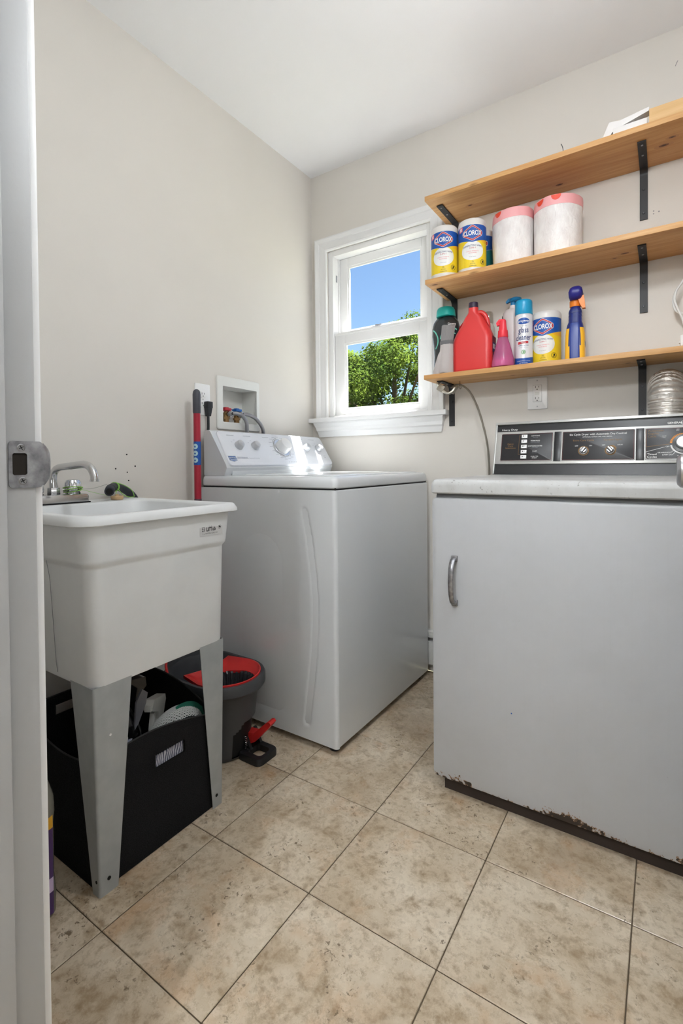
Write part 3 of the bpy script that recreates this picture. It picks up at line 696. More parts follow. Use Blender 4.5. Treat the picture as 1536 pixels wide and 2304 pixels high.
p.arc(.4097, .0905, .0195, 20, 80, .003, GOLD)
for k, s_ in enumerate(('Automatic', 'Regular', 'Cycle')): p.text(s_, .522, .156-.0105*k, .0095, GOLD, xs=1.15)
p.text('Timed', .520, .070, .0098, WT, xs=1.1, bold=.01); p.text('Cycles', .520, .0605, .0098, WT, xs=1.1, bold=.01)
dcx, dcy = .622, .1095
p.arc(dcx, dcy, .0345, 30, 175, .0065, INK_O, .0005, 30); p.arc(dcx, dcy, .0345, 188, 330, .005, WT, .0005, 30)
for k in range(10): a = math.radians(95+8*k); p.line([(dcx+.0315*math.cos(a), dcy+.0315*math.sin(a)), (dcx+.0375*math.cos(a), dcy+.0375*math.sin(a))], .0012, INK_K, .0007)
p.line([(.5165, .1650), (.5165, .1005), (.583, .1085)], .0012, GOLD); p.line([(.570, .0985), (.5175, .0825), (.5175, .0565), (.66, .0565)], .0012, WT)
p.text('OFF', .5725, .0975, .0065, WT, bold=.01); p.text('DE-WRINKLE', .5865, .0765, .0062, WT, align='RIGHT', bold=.012); p.text('DAMP DRY', .5935, .0685, .0062, WT, align='RIGHT', bold=.012)
p.line([(.588, .079), (.594, .085)], .001, WT); p.line([(.594, .073), (.599, .080)], .001, WT)
p.text('MORE', .569, .1365, .0046, WT, align='CENTER'); p.text('DRY', .569, .1315, .0046, WT, align='CENTER'); p.text('LESS', .607, .1600, .0046, WT, align='CENTER'); p.text('DRY', .607, .1555, .0046, WT, align='CENTER')
for k, s_ in enumerate(('20', '40', '60')): p.text(s_, .6065+.012*k, .0655, .0048, WT, align='CENTER')
p.build('printing', con, local=True)['kind'] = 'stuff'
p = Print(lambda u, v, o: km(u, v, -.0038+o)-base_of(dy))
p.text('Heavy Duty', .0245, .1845, .0105, WT, .0008, 1.22, .006); p.text('GENERAL', .578, .1845, .0100, WT, .0008, 1.0, .02); p.disc(.622, .1878, .0068, WT, .0008, hole=.85); p.text('GE', .622, .1852, .0075, WT, .0008, align='CENTER', shear=.2); p.text('ELECTRIC', .632, .1845, .0100, WT, .0008, .95, .02)
p.build('lettering', con, local=True)['kind'] = 'stuff'
for k, v in enumerate((.154, .1335, .1120, .0905, .0690)):
    b_ = bar(.1045, .1255, v-.0068, v+.0068, .0026, .0085, PLASTIC_W, 'push_button')
    pp = Print(lambda u, w, o: km(u, w, .0086+o)-base_of(dy)); pp.rect(.1095, .1135, v-.001, v+.003, INK_K); pp.rect(.1155, .1205, v+.0005, v+.002, INK_G); pp.build('mark', b_, local=True)
ktilt = Matrix.Rotation(math.atan2(KU.cross(KV).z, -KU.cross(KV).y), 4, 'X')
NK = KU.cross(KV)
def knob2(u, v, r, name, rot, ptr=True):
    q = NK.to_track_quat('Z', 'Y')
    o = obj(name, MB().lathe([(r, 0), (r, .003), (r*.82, .004), (r*.80, .014), (r*.74, .0155), (.001, .016)], 32), SIL, con, local=True); o.location = km(u, v, .0028)-base_of(dy); o.rotation_mode = 'QUATERNION'; o.rotation_quaternion = q
    g_ = obj('grip', MB().box(-r*.78, r*.78, -r*.26, r*.26, .012, .021, .002), SIL, o, local=True); g_.rotation_euler = (0, 0, rot)
    for sgn in (-1, 1):
        e = obj('grip_edge', MB().box(-r*.76, r*.76, sgn*r*.34-.0012, sgn*r*.34+.0012, .0145, .0168), INK_K, o, local=True); e.rotation_euler = (0, 0, rot)
    rg = obj('knob_ring', MB().lathe([(r*1.32, 0), (r*1.32, .0006), (r*1.2, .0006), (r*1.2, 0)], 32), GOLD, o, local=True)
knob2(.3235, .0905, .0132, 'knob', -.75+PI/2*0+1.65); knob2(.4097, .0905, .0132, 'knob', -.85); 
o = obj('timer_dial', MB().lathe([(.030, 0), (.030, .004), (.022, .005), (.0205, .020), (.018, .0225), (.001, .023)], 36), SIL, con, local=True); o.location = km(dcx, dcy, .0028)-base_of(dy); o.rotation_mode = 'QUATERNION'; o.rotation_quaternion = NK.to_track_quat('Z', 'Y')
obj('dial_skirt', MB().lathe([(.0302, .0), (.0302, .0046), (.0218, .0056), (.0218, .0)], 36), BLK, o, local=True)
obj('dial_pointer', MB().box(-.0015, .0015, -.019, .019, .0225, .0245), INK_K, o, local=True)

# ================================================================== laundry sink
sk = thing('laundry_sink', 'white plastic laundry tub on grey steel legs with chrome faucet', 'sink', (.29, -1.325, 0))
TUBM = N('tub_plastic', rgb=(230, 232, 233), rough=.4)
v = TUBM.coords('Object'); TUBM.color(TUBM.ramp(TUBM.noise(v, 5, 5), [(.25, (222, 224, 225)), (.6, (233, 235, 236))])); TUBM.bump(TUBM.noise(v, 260, 2), .03, .002); TUBM = TUBM.m
m = MB(); R = []
def tr_(x0, x1, y0, y1, r, z): R.append(rrect(x0, x1, y0, y1, r, z, 7))
tr_(.075, .505, -1.500, -1.142, .02, .4595); tr_(.063, .518, -1.511, -1.131, .026, .4625); tr_(.060, .5205, -1.5135, -1.1285, .028, .470)
tr_(.052, .524, -1.522, -1.120, .030, .731); tr_(.050, .5255, -1.5235, -1.1185, .031, .737); tr_(.045, .531, -1.529, -1.113, .033, .744); tr_(.044, .5325, -1.531, -1.1115, .034, .752)
tr_(.042, .535, -1.534, -1.108, [.024, .036, .036, .04], .829); tr_(.018, .549, -1.551, -1.094, [.024, .04, .046, .052], .830); tr_(.014, .553, -1.556, -1.090, [.025, .04, .048, .055], .8325); tr_(.014, .5525, -1.5555, -1.0905, [.025, .04, .048, .055], .840); tr_(.018, .546, -1.549, -1.097, [.022, .04, .046, .052], .8515); tr_(.021, .543, -1.546, -1.100, [.02, .04, .044, .05], .8535); tr_(.026, .538, -1.541, -1.105, .042, .8535)
tr_(.142, .516, -1.520, -1.126, .050, .8520); tr_(.146, .511, -1.515, -1.131, .050, .846); tr_(.160, .494, -1.495, -1.150, .055, .60); tr_(.172, .478, -1.478, -1.168, .05, .505); tr_(.200, .450, -1.45, -1.196, .04, .497)
m.rings(R); obj('basin', m, TUBM, sk, smooth=50)
LEG = N('leg_grey', rgb=(168, 172, 173), rough=.42, metal=.15); v = LEG.coords('Object'); LEG.color(LEG.ramp(LEG.noise(v, 22, 5), [(.3, (162, 166, 167)), (.7, (174, 178, 179))])); LEG = LEG.m
def leg(sx, sy, cxt, cyt, cxb, cyb, wxt, wyt, wxb, wyb):
    m = MB(); r = .006; th = .0018; top, bot = .468, 0.0
    def outline(cx, cy, wx, wy):
        o_ = [(cx-sx*wx, cy)]; 
        for i in range(6): a = PI/2*i/5; o_.append((cx-sx*r+sx*r*math.sin(a), cy-sy*r+sy*r*math.cos(a)))
        o_.append((cx, cy-sy*wy)); i_ = [(cx-sx*th, cy-sy*wy)]
        for i in range(6): a = PI/2*(1-i/5); o2 = r-th; i_.append((cx-sx*r+sx*o2*math.sin(a), cy-sy*r+sy*o2*math.cos(a)))
        i_.append((cx-sx*wx, cy-sy*th)); return o_+i_
    A = [(a, b, bot) for a, b in outline(cxb, cyb, wxb, wyb)]; B = [(a, b, top) for a, b in outline(cxt, cyt, wxt, wyt)]
    m.rings([A, [Vector(a).lerp(Vector(b), .012) for a, b in zip(A, B)], B]); l_ = obj('leg', m, LEG, sk)
    if sx > 0:
        obj('bolt_hole', MB().cyl((cxb+.0012, cyb-sy*.022, .033), (cxb-.003, cyb-sy*.022, .033), .0042, seg=12), DARK, l_)
        if sy < 0: obj('bolt_hole', MB().cyl((cxb-.012, cyb+sy*.0012, .033), (cxb-.012, cyb-sy*.003, .033), .0035, seg=12), DARK, l_); obj('paint_spot', MB().cyl((cxb+.0014, cyb-sy*.030, .355), (cxb, cyb-sy*.030, .355), .0028, seg=10), INK_W, l_)
leg(1, -1, .5195, -1.5135, .5255, -1.5085, .094, .094, .028, .044)
leg(1, 1, .5195, -1.1295, .5185, -1.1415, .094, .087, .030, .035)
leg(-1, -1, .064, -1.5125, .058, -1.5075, .094, .094, .028, .044)
leg(-1, 1, .064, -1.1295, .058, -1.1415, .094, .087, .028, .035)
p = Print(plane_map(Vector((.5342, -1.224, .770))-base_of(sk), (0, 1, 0), (-.025, 0, 1)))
p.rect(0, .080, .0, .032, mat('label_grey', (206, 206, 206), .4), .0002)
p.text('21', .0075, .0125, .0125, INK_K, .0004, .9, .03); p.rect(.007, .018, .0235, .0245, INK_K, .0004); p.text("Lil'Tub", .0225, .0125, .0150, INK_K, .0004, .82, .03); p.arc(.037, .018, .009, 60, 130, .0007, INK_K, .0004)
p.disc(.069, .0195, .0048, INK_K, .0004, hole=.8); p.disc(.070, .020, .0030, INK_K, .0004, rv=.0022); p.line([(.0665, .0215), (.074, .0255)], .0006, INK_K, .0004); p.text('E. L. MUSTEE & SONS, INC.', .0095, .0045, .0050, INK_K, .0004, .92)
p.build('label', sk, local=True)
obj('crack_line', MB().tube([(.360, -1.5305, .742), (.362, -1.5245, .70), (.366, -1.5205, .60), (.369, -1.5165, .50), (.371, -1.5145, .475)], .0006, 5), INK_G, sk)
# faucet on the back ledge
fb = MB(); fz = .8535; R = []
for ins, z in ((0, fz), (0, fz+.018), (.002, fz+.024), (.006, fz+.026)): R.append(rrect(.042+ins, .118-ins, -1.450+ins, -1.289-ins, .006, z, 4))
fb.rings(R); fa = obj('faucet', fb, CHROME, sk); fa['label'] = 'chrome two-handle laundry faucet'
obj('gasket', MB().box(.040, .120, -1.452, -1.287, fz-.002, fz+.003), DARK, fa)
obj('spout_nut', MB().cyl((.070, -1.370, fz+.024), (.070, -1.370, fz+.046), .018, .017, seg=8, bev=.002), CHROME, fa)
obj('spout', MB().tube([(.070, -1.370, fz+.044), (.068, -1.370, fz+.072), (.074, -1.369, fz+.092), (.095, -1.367, fz+.104), (.150, -1.363, fz+.109), (.215, -1.358, fz+.113), (.244, -1.356, fz+.104), (.258, -1.355, fz+.086), (.262, -1.355, fz+.070)], .0105, 16, 5).cyl((.262, -1.355, fz+.066), (.262, -1.355, fz+.072), .0122, seg=16), CHROME, fa)
for yy in (-1.318, -1.425):
    m = MB(); prof = [(.021, 0), (.022, .004), (.019, .006), (.0215, .008), (.0225, .016), (.021, .034), (.017, .041), (.010, .043), (.001, .0435)]
    R = []
    for r, z in prof: R.append([(.078+r*(1+.05*math.cos(8*2*PI*j/48)*(1 if z > .007 else 0))*math.cos(2*PI*j/48), yy+r*(1+.05*math.cos(8*2*PI*j/48)*(1 if z > .007 else 0))*math.sin(2*PI*j/48), fz+.026+z) for j in range(48)])
    m.rings(R); obj('faucet_handle', m, CHROME, fa, smooth=25)

# ================================================================== shelves and brackets
KNOT0 = mat('knot_halo', (196, 146, 94), .5); KNOT1 = mat('knot_ring', (132, 82, 44), .5); KNOT2 = mat('knot_core', (72, 44, 26), .5)
SH = [('wooden_shelf', 'topmost pine shelf with a wood block and white strips on it', .757, -.248, 2.020), ('wooden_shelf', 'middle pine shelf holding wipes canisters and bag rolls', .757, -.248, 1.685), ('wooden_shelf', 'lowest pine shelf holding bottles and the red jug', .728, -.200, 1.310)]
shelves = []
for k, (n, lab, x0, y0, z0) in enumerate(SH):
    o = tag(obj(n, MB().box(x0-1.0, 1.05, y0-y0/2, -y0/2-.001, -.0095, .0095, .0015), WOOD), lab, 'shelf', 'pine wall shelves')
    o.location = (1.0, y0/2, z0+.0095); shelves.append(o)
    p = Print(lambda u, v, of: Vector((u-1.0, v-y0/2, -.0095-of)))
    for (kx, ky, kr) in ((((1.232, -.068, .011), (.90, -.115, .008), (1.565, -.12, .012), (1.588, -.155, .008)), ((1.452, -.128, .010), (1.418, -.10, .006), (.79, -.225, .010)), ((1.06, -.085, .008), (1.27, -.06, .007), (1.46, -.09, .007)))[k]):
        for f_, mm, of in ((1.9, KNOT0, .0001), (1.0, KNOT1, .0002), (.45, KNOT2, .0003)): p.poly([(kx+kr*f_*1.25*math.cos(a*PI/8), ky-kr*f_*.62*math.sin(a*PI/8)) for a in range(16)][::-1], mm, of)
    p.build('knot', o)['kind'] = 'stuff'
def bracket(x, z, arm, label):
    t = thing('shelf_bracket', label, 'bracket', (x, 0, z), 0, 'black shelf brackets')
    th = .0045; pr = []; r = .022; drop = .183
    pr += [(-arm, 0), (-arm, -th)]; 
    for i in range(7): a = PI/2*i/6; pr.append((-th-r+r*math.sin(a), -th-r+r*math.cos(a)))
    pr += [(-th, -drop), (-.0004, -drop), (-.0004, 0)]
    obj('steel_strap', MB().prism(pr, lambda y, z_: (-.0125, y, z_-.0003), lambda y, z_: (.0125, y, z_-.0003)), BLACK, t, local=True, smooth=20)
    for yy in (-arm+.02, -arm+.085):
        obj('screw', MB().cyl((0, yy, -th), (0, yy, -th-.0022), .0040, .003, seg=12), STEEL, t, local=True)
    for zz in (-.075, -.160):
        obj('screw', MB().cyl((0, -th, zz), (0, -th-.0022, zz), .0042, .003, seg=12), mat('screw_black', (62, 62, 66), .4, .6), t, local=True)
for (x, z, arm, w) in ((.797, 2.020, .190, 'under the left end of the topmost shelf'), (1.504, 2.020, .190, 'under the right part of the topmost shelf'), (.790, 1.685, .178, 'under the left end of the middle shelf'), (1.504, 1.685, .178, 'under the right part of the middle shelf'), (.775, 1.310, .142, 'under the left end of the lowest shelf'), (1.500, 1.310, .142, 'under the lowest shelf beside the foil duct')):
    bracket(x, z, arm, 'black steel shelf bracket '+w)

# ================================================================== on the left wall
ob = thing('washer_outlet_box', 'white recessed plumbing box with red and blue valves on the wall', 'valve box', (0, -.545, 1.11))
BOXW = mat('box_white', (232, 232, 228), .4)
m = MB(); y0, y1, z0, z1 = OB
for b in ((-.090, -.086, y0, y1, z0, z1), (-.086, .0, y0, y0+.003, z0, z1), (-.086, .0, y1-.003, y1, z0, z1), (-.086, .0, y0, y1, z0, z0+.003), (-.086, .0, y0, y1, z1-.003, z1)): m.box(*b)
obj('recess', m, BOXW, ob)
fo = rr2(-.678, -.421, 1.112, 1.338, .010); fi = rr2(y0+.003, y1-.003, z0+.003, z1-.003, .004)
m = MB(); n_ = len(fo)
rows = [[(.0003, a, b) for a, b in fo], [(.006, a, b) for a, b in fo], [(.009, -.5495+(a+.5495)*.975, 1.225+(b-1.225)*.975) for a, b in fo], [(.009, a, b) for a, b in fi], [(-.002, a, b) for a, b in fi]]
m.rings(rows, False, False); obj('face_frame', m, BOXW, ob)
BRASS = mat('brass', (150, 118, 78), .38, .8)
def valve(y, colour, name):
    b = obj(name, MB().cyl((-.026, y, OB[2]+.003), (-.026, y, 1.190), .0125, .0125, 14).cyl((-.026, y, 1.160), (-.026, y, 1.170), .016, .016, 6).cyl((-.026, y, 1.190), (-.026, y, 1.197), .008, seg=12).cyl((-.026, y, 1.182), (.002, y, 1.182), .010, seg=14), BRASS, ob)
    obj('handle', MB().box(-.042, -.010, y-.019, y+.019, 1.197, 1.209, .003).box(-.036, -.016, y-.010, y+.010, 1.194, 1.213, .003), colour, b)
    obj('nut', MB().cyl((-.004, y, 1.182), (.012, y, 1.182), .0145, .0145, 8, .002).cyl((.011, y, 1.182), (.018, y, 1.182), .010, seg=14), CHROME, b)
valve(-.598, mat('valve_red', (188, 40, 52), .4), 'hot_valve'); valve(-.535, mat('valve_blue', (22, 92, 168), .4), 'cold_valve')
BRAID = N('braided_steel', rgb=(150, 150, 154), rough=.4, metal=.6); v = BRAID.coords('Object', (900, 900, 900))
ck = BRAID.node('ShaderNodeTexVoronoi'); BRAID.link(v, ck.inputs['Vector']); BRAID.color(BRAID.ramp(ck.outputs['Distance'], [(.2, (120, 120, 124)), (.7, (176, 176, 180))])); BRAID = BRAID.m
hp1 = [(.017, -.598, 1.182), (.026, -.588, 1.183), (.037, -.565, 1.176), (.040, -.542, 1.150), (.030, -.528, 1.122), (.021, -.519, 1.085), (.018, -.514, 1.04), (.017, -.510, .96)]
hp2 = [(.017, -.535, 1.182), (.024, -.518, 1.184), (.030, -.480, 1.172), (.034, -.448, 1.146), (.029, -.424, 1.120), (.021, -.412, 1.085), (.018, -.405, 1.04), (.017, -.402, .96)]
tag(obj('supply_hose', MB().tube(hp1, .0085, 12, 6), BRAID), 'grey braided hose running from the red valve down behind the washer', 'hose', 'washer supply hoses')
tag(obj('supply_hose', MB().tube(hp2, .0085, 12, 6), BRAID), 'grey braided hose running from the blue valve down behind the washer', 'hose', 'washer supply hoses')
def outlet(name, label, M, kind):
    t = thing(name, label, 'outlet', M.translation)
    def put(n, mb, mm, par=t):
        o = obj(n, mb, mm, par, local=True)
        if par is t: o.rotation_euler = M.to_euler()
        return o
    put('cover_plate', slab(plane_map((0, 0, 0), (1, 0, 0), (0, 1, 0)), rr2(-.0385, .0385, -.0635, .0635, .004, 4), .0, .0055, .003), PLASTIC_W)
    if kind == 'gfci':
        f = put('receptacle', slab(plane_map((0, 0, 0), (1, 0, 0), (0, 1, 0)), rr2(-.0165, .0165, -.0335, .0335, .002, 3), .004, .0075, .0008), PLASTIC_W); ys = (.0225, -.0225)
        put('reset_button', MB().box(-.009, .009, .0005, .006, .0074, .0084, .0004), BOXW, f); put('test_button', MB().box(-.009, .009, -.006, -.0005, .0074, .0084, .0004), BOXW, f)
        obj('gasket_line', MB().rings([[(a, b, .0056) for a, b in rr2(-.0172, .0172, -.0342, .0342, .002, 3)], [(a, b, .0058) for a, b in rr2(-.0172, .0172, -.0342, .0342, .002, 3)]]), INK_G, f, local=True)
        fs = [f, f]; zt = .0075
    else:
        fs = []; ys = (.0195, -.0195); zt = .0070
        for yy in ys: fs.append(put('receptacle', slab(plane_map((0, 0, 0), (1, 0, 0), (0, 1, 0)), [(.017*math.cos(a*PI/12), yy+max(-.0135, min(.0135, .017*math.sin(a*PI/12)))) for a in range(24)], .004, .0070, .0006), PLASTIC_W))
    for f, yy in zip(fs, ys):
        for sx_, hh in ((-.0062, .004), (.0062, .0033)): obj('slot', MB().box(sx_-.0009, sx_+.0009, yy+.002-hh+.002, yy+.002+hh+.002, zt-.001, zt+.0003), INK_K, f, local=True)
        obj('ground_hole', MB().cyl((0, yy-.006, zt-.001), (0, yy-.006, zt+.0003), .0022, seg=10), INK_K, f, local=True)
    for yy in (.0525, -.0525) if kind == 'gfci' else (.0,):
        put('screw', MB().cyl((0, yy, .005), (0, yy, .0066), .0026, seg=10), LTGREY)
    return t
ML = Matrix(((0, 0, 1, .0006), (1, 0, 0, -.752), (0, 1, 0, 1.228), (0, 0, 0, 1)))
MR = Matrix(((1, 0, 0, 1.137), (0, 0, -1, -.0006), (0, 1, 0, 1.240), (0, 0, 0, 1)))
outlet('wall_outlet', 'white wall outlet behind the red mop handle, black plug in it', ML, 'duplex')
outlet('wall_outlet', 'white ground-fault wall outlet between lowest shelf and dryer', MR, 'gfci')
pc = thing('power_cord', 'black power plug and cord in the outlet behind the mop handle', 'cord', (.008, -.735, 1.195))
RUB = mat('black_rubber', (40, 42, 46), .5)
obj('plug', MB().box(.0082, .032, -.750, -.722, 1.192, 1.220, .004).prism([(-.748, 1.194), (-.724, 1.194), (-.732, 1.160), (-.744, 1.160)], lambda a, b: (.010, a, b), lambda a, b: (.030, a, b)), RUB, pc)
obj('cable', MB().tube([(.020, -.738, 1.165), (.020, -.738, 1.12), (.018, -.739, 1.06), (.016, -.742, .98), (.016, -.744, .80)], .0055, 8, 4), RUB, pc)

# ================================================================== mop and spin bucket
mo = thing('mop', 'red mop handle with grey grip and blue sticker, upright beside the washer', 'mop', (.055, -.84, 0))
MRED = mat('pole_red', (172, 34, 56), .3); GRIP = mat('grip_grey', (70, 72, 82), .4)
mx_, my_ = .070, -.838
obj('pole', MB().cyl((mx_, my_, .06), (mx_, my_, 1.17), .0132, seg=20), MRED, mo)
obj('grip', MB().lathe([(.0138, 1.160), (.0150, 1.165), (.0150, 1.232), (.0135, 1.243), (.010, 1.2495), (.004, 1.253), (.0005, 1.2535)], 24, (mx_, my_, 0)), GRIP, mo)
obj('collar', MB().cyl((mx_, my_, .79), (mx_, my_, .832), .0138, seg=20), mat('collar_grey', (92, 70, 84), .5), mo)
p = Print(lambda u, v, o: Vector((mx_+(.0134+o)*math.sin(u/.0134+.62), my_-(.0134+o)*math.cos(u/.0134+.62), v))-base_of(mo), .0025)
p.rect(-.030, .030, .962, 1.052, INK_B, .0003)
for zc in (1.033, 1.007, .981): p.disc(-.005, zc, .0105, mat('sticker_pale', (190, 222, 230), .4), .0005); p.disc(-.006, zc-.001, .004, INK_B, .0007, rv=.003)
p.build('sticker', mo, local=True)
obj('mop_head', MB().lathe([(.02, .075), (.028, .062), (.062, .042), (.070, .03), (.072, .003), (.001, .002)], 28, (mx_+.014, my_-.006, 0), 1, .62), mat('mop_strings', (198, 196, 190), .9), mo)

bk = thing('mop_bucket', 'charcoal spin mop bucket with red wringer and foot pedal beside the washer', 'bucket', (.30, -.955, 0))
BKM = mat('bucket_grey', (66, 67, 70), .5); BRED = mat('bucket_red', (206, 44, 42), .35); BKD = mat('bucket_black', (30, 30, 32), .45)
def stad(x0, x1, cy, hw, z, n=36):
    """long rounded outline, round end towards +x"""
    P = []; r1 = hw; 
    for i in range(n+1): a = -PI/2+PI*i/n; P.append((x1-r1+r1*math.cos(a), cy+hw*math.sin(a), z))
    for i in range(n+1): a = PI/2+PI*i/n; P.append((x0+hw*.75+hw*.75*math.cos(a), cy+hw*math.sin(a), z))
    return P
by = -.955
def wall_ring(z): q = (z-.012)/.188; return stad(.145-.017*q, .415+.025*q, by, .100+.014*q, z)
m = MB(); R = [stad(.152, .405, by, .092, .001), stad(.145, .415, by, .100, .012)]+[wall_ring(.012+.0058*k) for k in range(1, 21)]+[stad(.128, .440, by, .114, .20), stad(.124, .446, by, .117, .222), stad(.112, .462, by, .129, .224), stad(.108, .468, by, .134, .232), stad(.108, .468, by, .134, .256), stad(.112, .464, by, .130, .264), stad(.122, .454, by, .120, .264), stad(.128, .446, by, .114, .25), stad(.165, .378, by, .076, .03)]
m.rings(R, True, True); inb = []
for i, f in enumerate(m.f):
    c_ = sum((Vector(m.v[k]) for k in f), Vector())/len(f); out_ = abs(Vector(m.v[f[0]]).z-Vector(m.v[f[2]]).z) < .02 and i < 22*74
    a_ = math.degrees(math.atan2(c_.y-by, c_.x-.31))
    if len(f) == 4 and out_ and .012 < c_.z < .125 and -24+max(0, c_.z-.085)*600 < a_ < 60: inb.append(i)
m.f = [f for i, f in enumerate(m.f) if i not in inb]; m.mi = [0]*len(m.f); obj('tub', m, BKM, bk)
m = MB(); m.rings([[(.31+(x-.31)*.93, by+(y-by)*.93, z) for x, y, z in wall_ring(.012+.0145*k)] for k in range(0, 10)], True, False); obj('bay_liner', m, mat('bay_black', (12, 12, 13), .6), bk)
bc = (.366, by)
m = MB(); n_ = 36
arc_out = [(.334+.119*math.cos(-PI/2+PI*i/n_), by+.119*math.sin(-PI/2+PI*i/n_)) for i in range(n_+1)]; arc_out += [(.236+.03*math.sin(PI*k/12)+.098*0, by+.119-.238*k/12) for k in range(1, 12)]
N2 = len(arc_out)
def ang(pn): return math.atan2(pn[1]-bc[1], pn[0]-bc[0])
circ = [(bc[0]+.076*math.cos(ang(q)), bc[1]+.076*math.sin(ang(q))) for q in arc_out]
mid_ = [((a[0]*.45+b[0]*.55), (a[1]*.45+b[1]*.55)) for a, b in zip(arc_out, circ)]
m.rings([[(*q, .258) for q in arc_out], [(*q, .268) for q in arc_out], [(bc[0]+(q[0]-bc[0])*.96, bc[1]+(q[1]-bc[1])*.96, .269) for q in arc_out], [(*q, .254) for q in mid_], [(*q, .246) for q in circ], [(*q, .238) for q in circ]], False, False)
obj('wringer_funnel', m, BRED, bk, smooth=45)
m = MB(); R = []; nn = 112
for r, z in ((.0765, .246), (.0752, .238), (.062, .19), (.052, .130), (.02, .128)):
    R.append([(bc[0]+(r*(1-(.075 if (j//2) % 2 else 0)*(1 if z < .24 and r > .03 else 0)))*math.cos(2*PI*j/nn), bc[1]+(r*(1-(.075 if (j//2) % 2 else 0)*(1 if z < .24 and r > .03 else 0)))*math.sin(2*PI*j/nn), z) for j in range(nn)])
m.rings(R, False, True); obj('spin_basket', m, mat('basket_black', (52, 53, 56), .35), bk, smooth=20)
# raised splash guard at the back with a red edge
m = MB(); A = [(PI/2+.25+(PI-.5)*i/20) for i in range(21)]
gx = lambda r, a: (.215+r*math.cos(a), by+r*1.22*math.sin(a))
m.rings([[(*gx(.098, a), .262) for a in A], [(*gx(.104, a), .262+.034*math.sin((a-PI/2-.25)/(PI-.5)*PI)**.5) for a in A], [(*gx(.099, a), .262+.034*math.sin((a-PI/2-.25)/(PI-.5)*PI)**.5) for a in A], [(*gx(.093, a), .262) for a in A]], False, False, closed=False)
obj('splash_guard', m, BKM, bk)
obj('guard_trim', MB().tube([(*gx(.1015, a), .264+.034*math.sin((a-PI/2-.25)/(PI-.5)*PI)**.5) for a in A], .0045, 8), BRED, bk)
# pedal bay, red pedal, black foot loop
obj('pedal', MB().prism([(.402, .038), (.410, .028), (.440, .045), (.500, .108), (.508, .120), (.502, .126), (.492, .124), (.432, .070), (.398, .066)], lambda a, b: (a, -.925, b), lambda a, b: (a-.004, -.893, b)), BRED, bk, smooth=25)
fo = rr2(.400, .500, -.972, -.876, .020, 5); fi = rr2(.428, .484, -.950, -.898, .012, 5); m = MB()
m.rings([[(*q, .001) for q in fi], [(*q, .001) for q in fo], [(*q, .018) for q in fo], [((q[0]-.45)*.96+.45, (q[1]+.924)*.96-.924, .022) for q in fo], [(*q, .022) for q in fi], [(*q, .001) for q in fi]], False, False)
obj('foot_loop', m, BKD, bk)
for yy in (-.938, -.890):
    obj('hinge_bracket', MB().prism([(.398, .02), (.432, .02), (.405, .068), (.398, .068)], lambda a, b: (a, yy, b), lambda a, b: (a, yy+.010, b)), BKD, bk)
obj('spring', MB().tube([(.416+.004*math.cos(t_*1.2), -.9445+.004*math.sin(t_*1.2), .022+.0012*t_) for t_ in range(36)], .0012, 6), CHROME, bk)

# ================================================================== black felt bin under the sink and what is in it
FELT = N('black_felt', rgb=(27, 27, 28), rough=.95, spec=.15); v = FELT.coords('Object'); FELT.color(FELT.ramp(FELT.noise(v, 480, 2), [(.35, (19, 19, 20)), (.7, (38, 38, 39))])); FELT.bump(FELT.noise(v, 420, 2), .25, .003); FELT = FELT.m
bn = thing('storage_bin', 'soft black felt storage bin with handle slots under the sink', 'bin', (.33, -1.33, 0))
bx0, bx1, by0, by1 = .150, .511, -1.502, -1.157
def rimz(x, y):
    t_ = (x-bx0)/(bx1-bx0); s_ = (y-by0)/(by1-by0)
    back = .322; front = .292+.012*math.sin(s_*PI*1.5)-.022*s_**6
    z = back+(front-back)*t_
    if s_ < .12: z += -.035*math.sin(min(1, max(0, t_))*PI)          # slumped left side
    if s_ > .88: z += .030*math.sin(min(1, max(0, t_))*PI)**1.0
    return z
def binring(ins, k, top=0):
    out = []
    for (x, y, _) in rrect(bx0+ins, bx1-ins, by0+ins, by1-ins, .018, 0, 4): out.append((x, y))
    # subdivide the long edges so that the cloth can sag
    res = []; ref = [(q[0], q[1]) for q in rrect(bx0, bx1, by0, by1, .018, 0, 4)]
    for i in range(len(out)):
        a, b = out[i], out[(i+1) % len(out)]; ra, rb = ref[i], ref[(i+1) % len(out)]; n = max(1, int(math.hypot(ra[0]-rb[0], ra[1]-rb[1])/.022))
        for j in range(n): res.append((a[0]+(b[0]-a[0])*j/n, a[1]+(b[1]-a[1])*j/n))
    def hz(x, y):
        return .002+k*.0394 if k <= 6 else .2385+(rimz(x, y)-.2385)*(k-6)
    return [(x, y, hz(x, y)) for x, y in res]
ring0 = binring(0, 0)
slots = [('f', -1.347, -1.252, .205, .238), ('b', -1.415, -1.350, .268, .296)]
def shell(ins, ks): return [binring(ins, k) for k in ks]
KS = [0, 1, 2, 3, 4, 5.16, 6, 6.35, 6.69, 7]
m = MB(); outer = shell(0, KS); inner = list(reversed(shell(.0045, KS[1:])))
m.rings(outer+inner+[[(x, y, .008) for x, y, z in binring(.0045, 0)]], True, True)
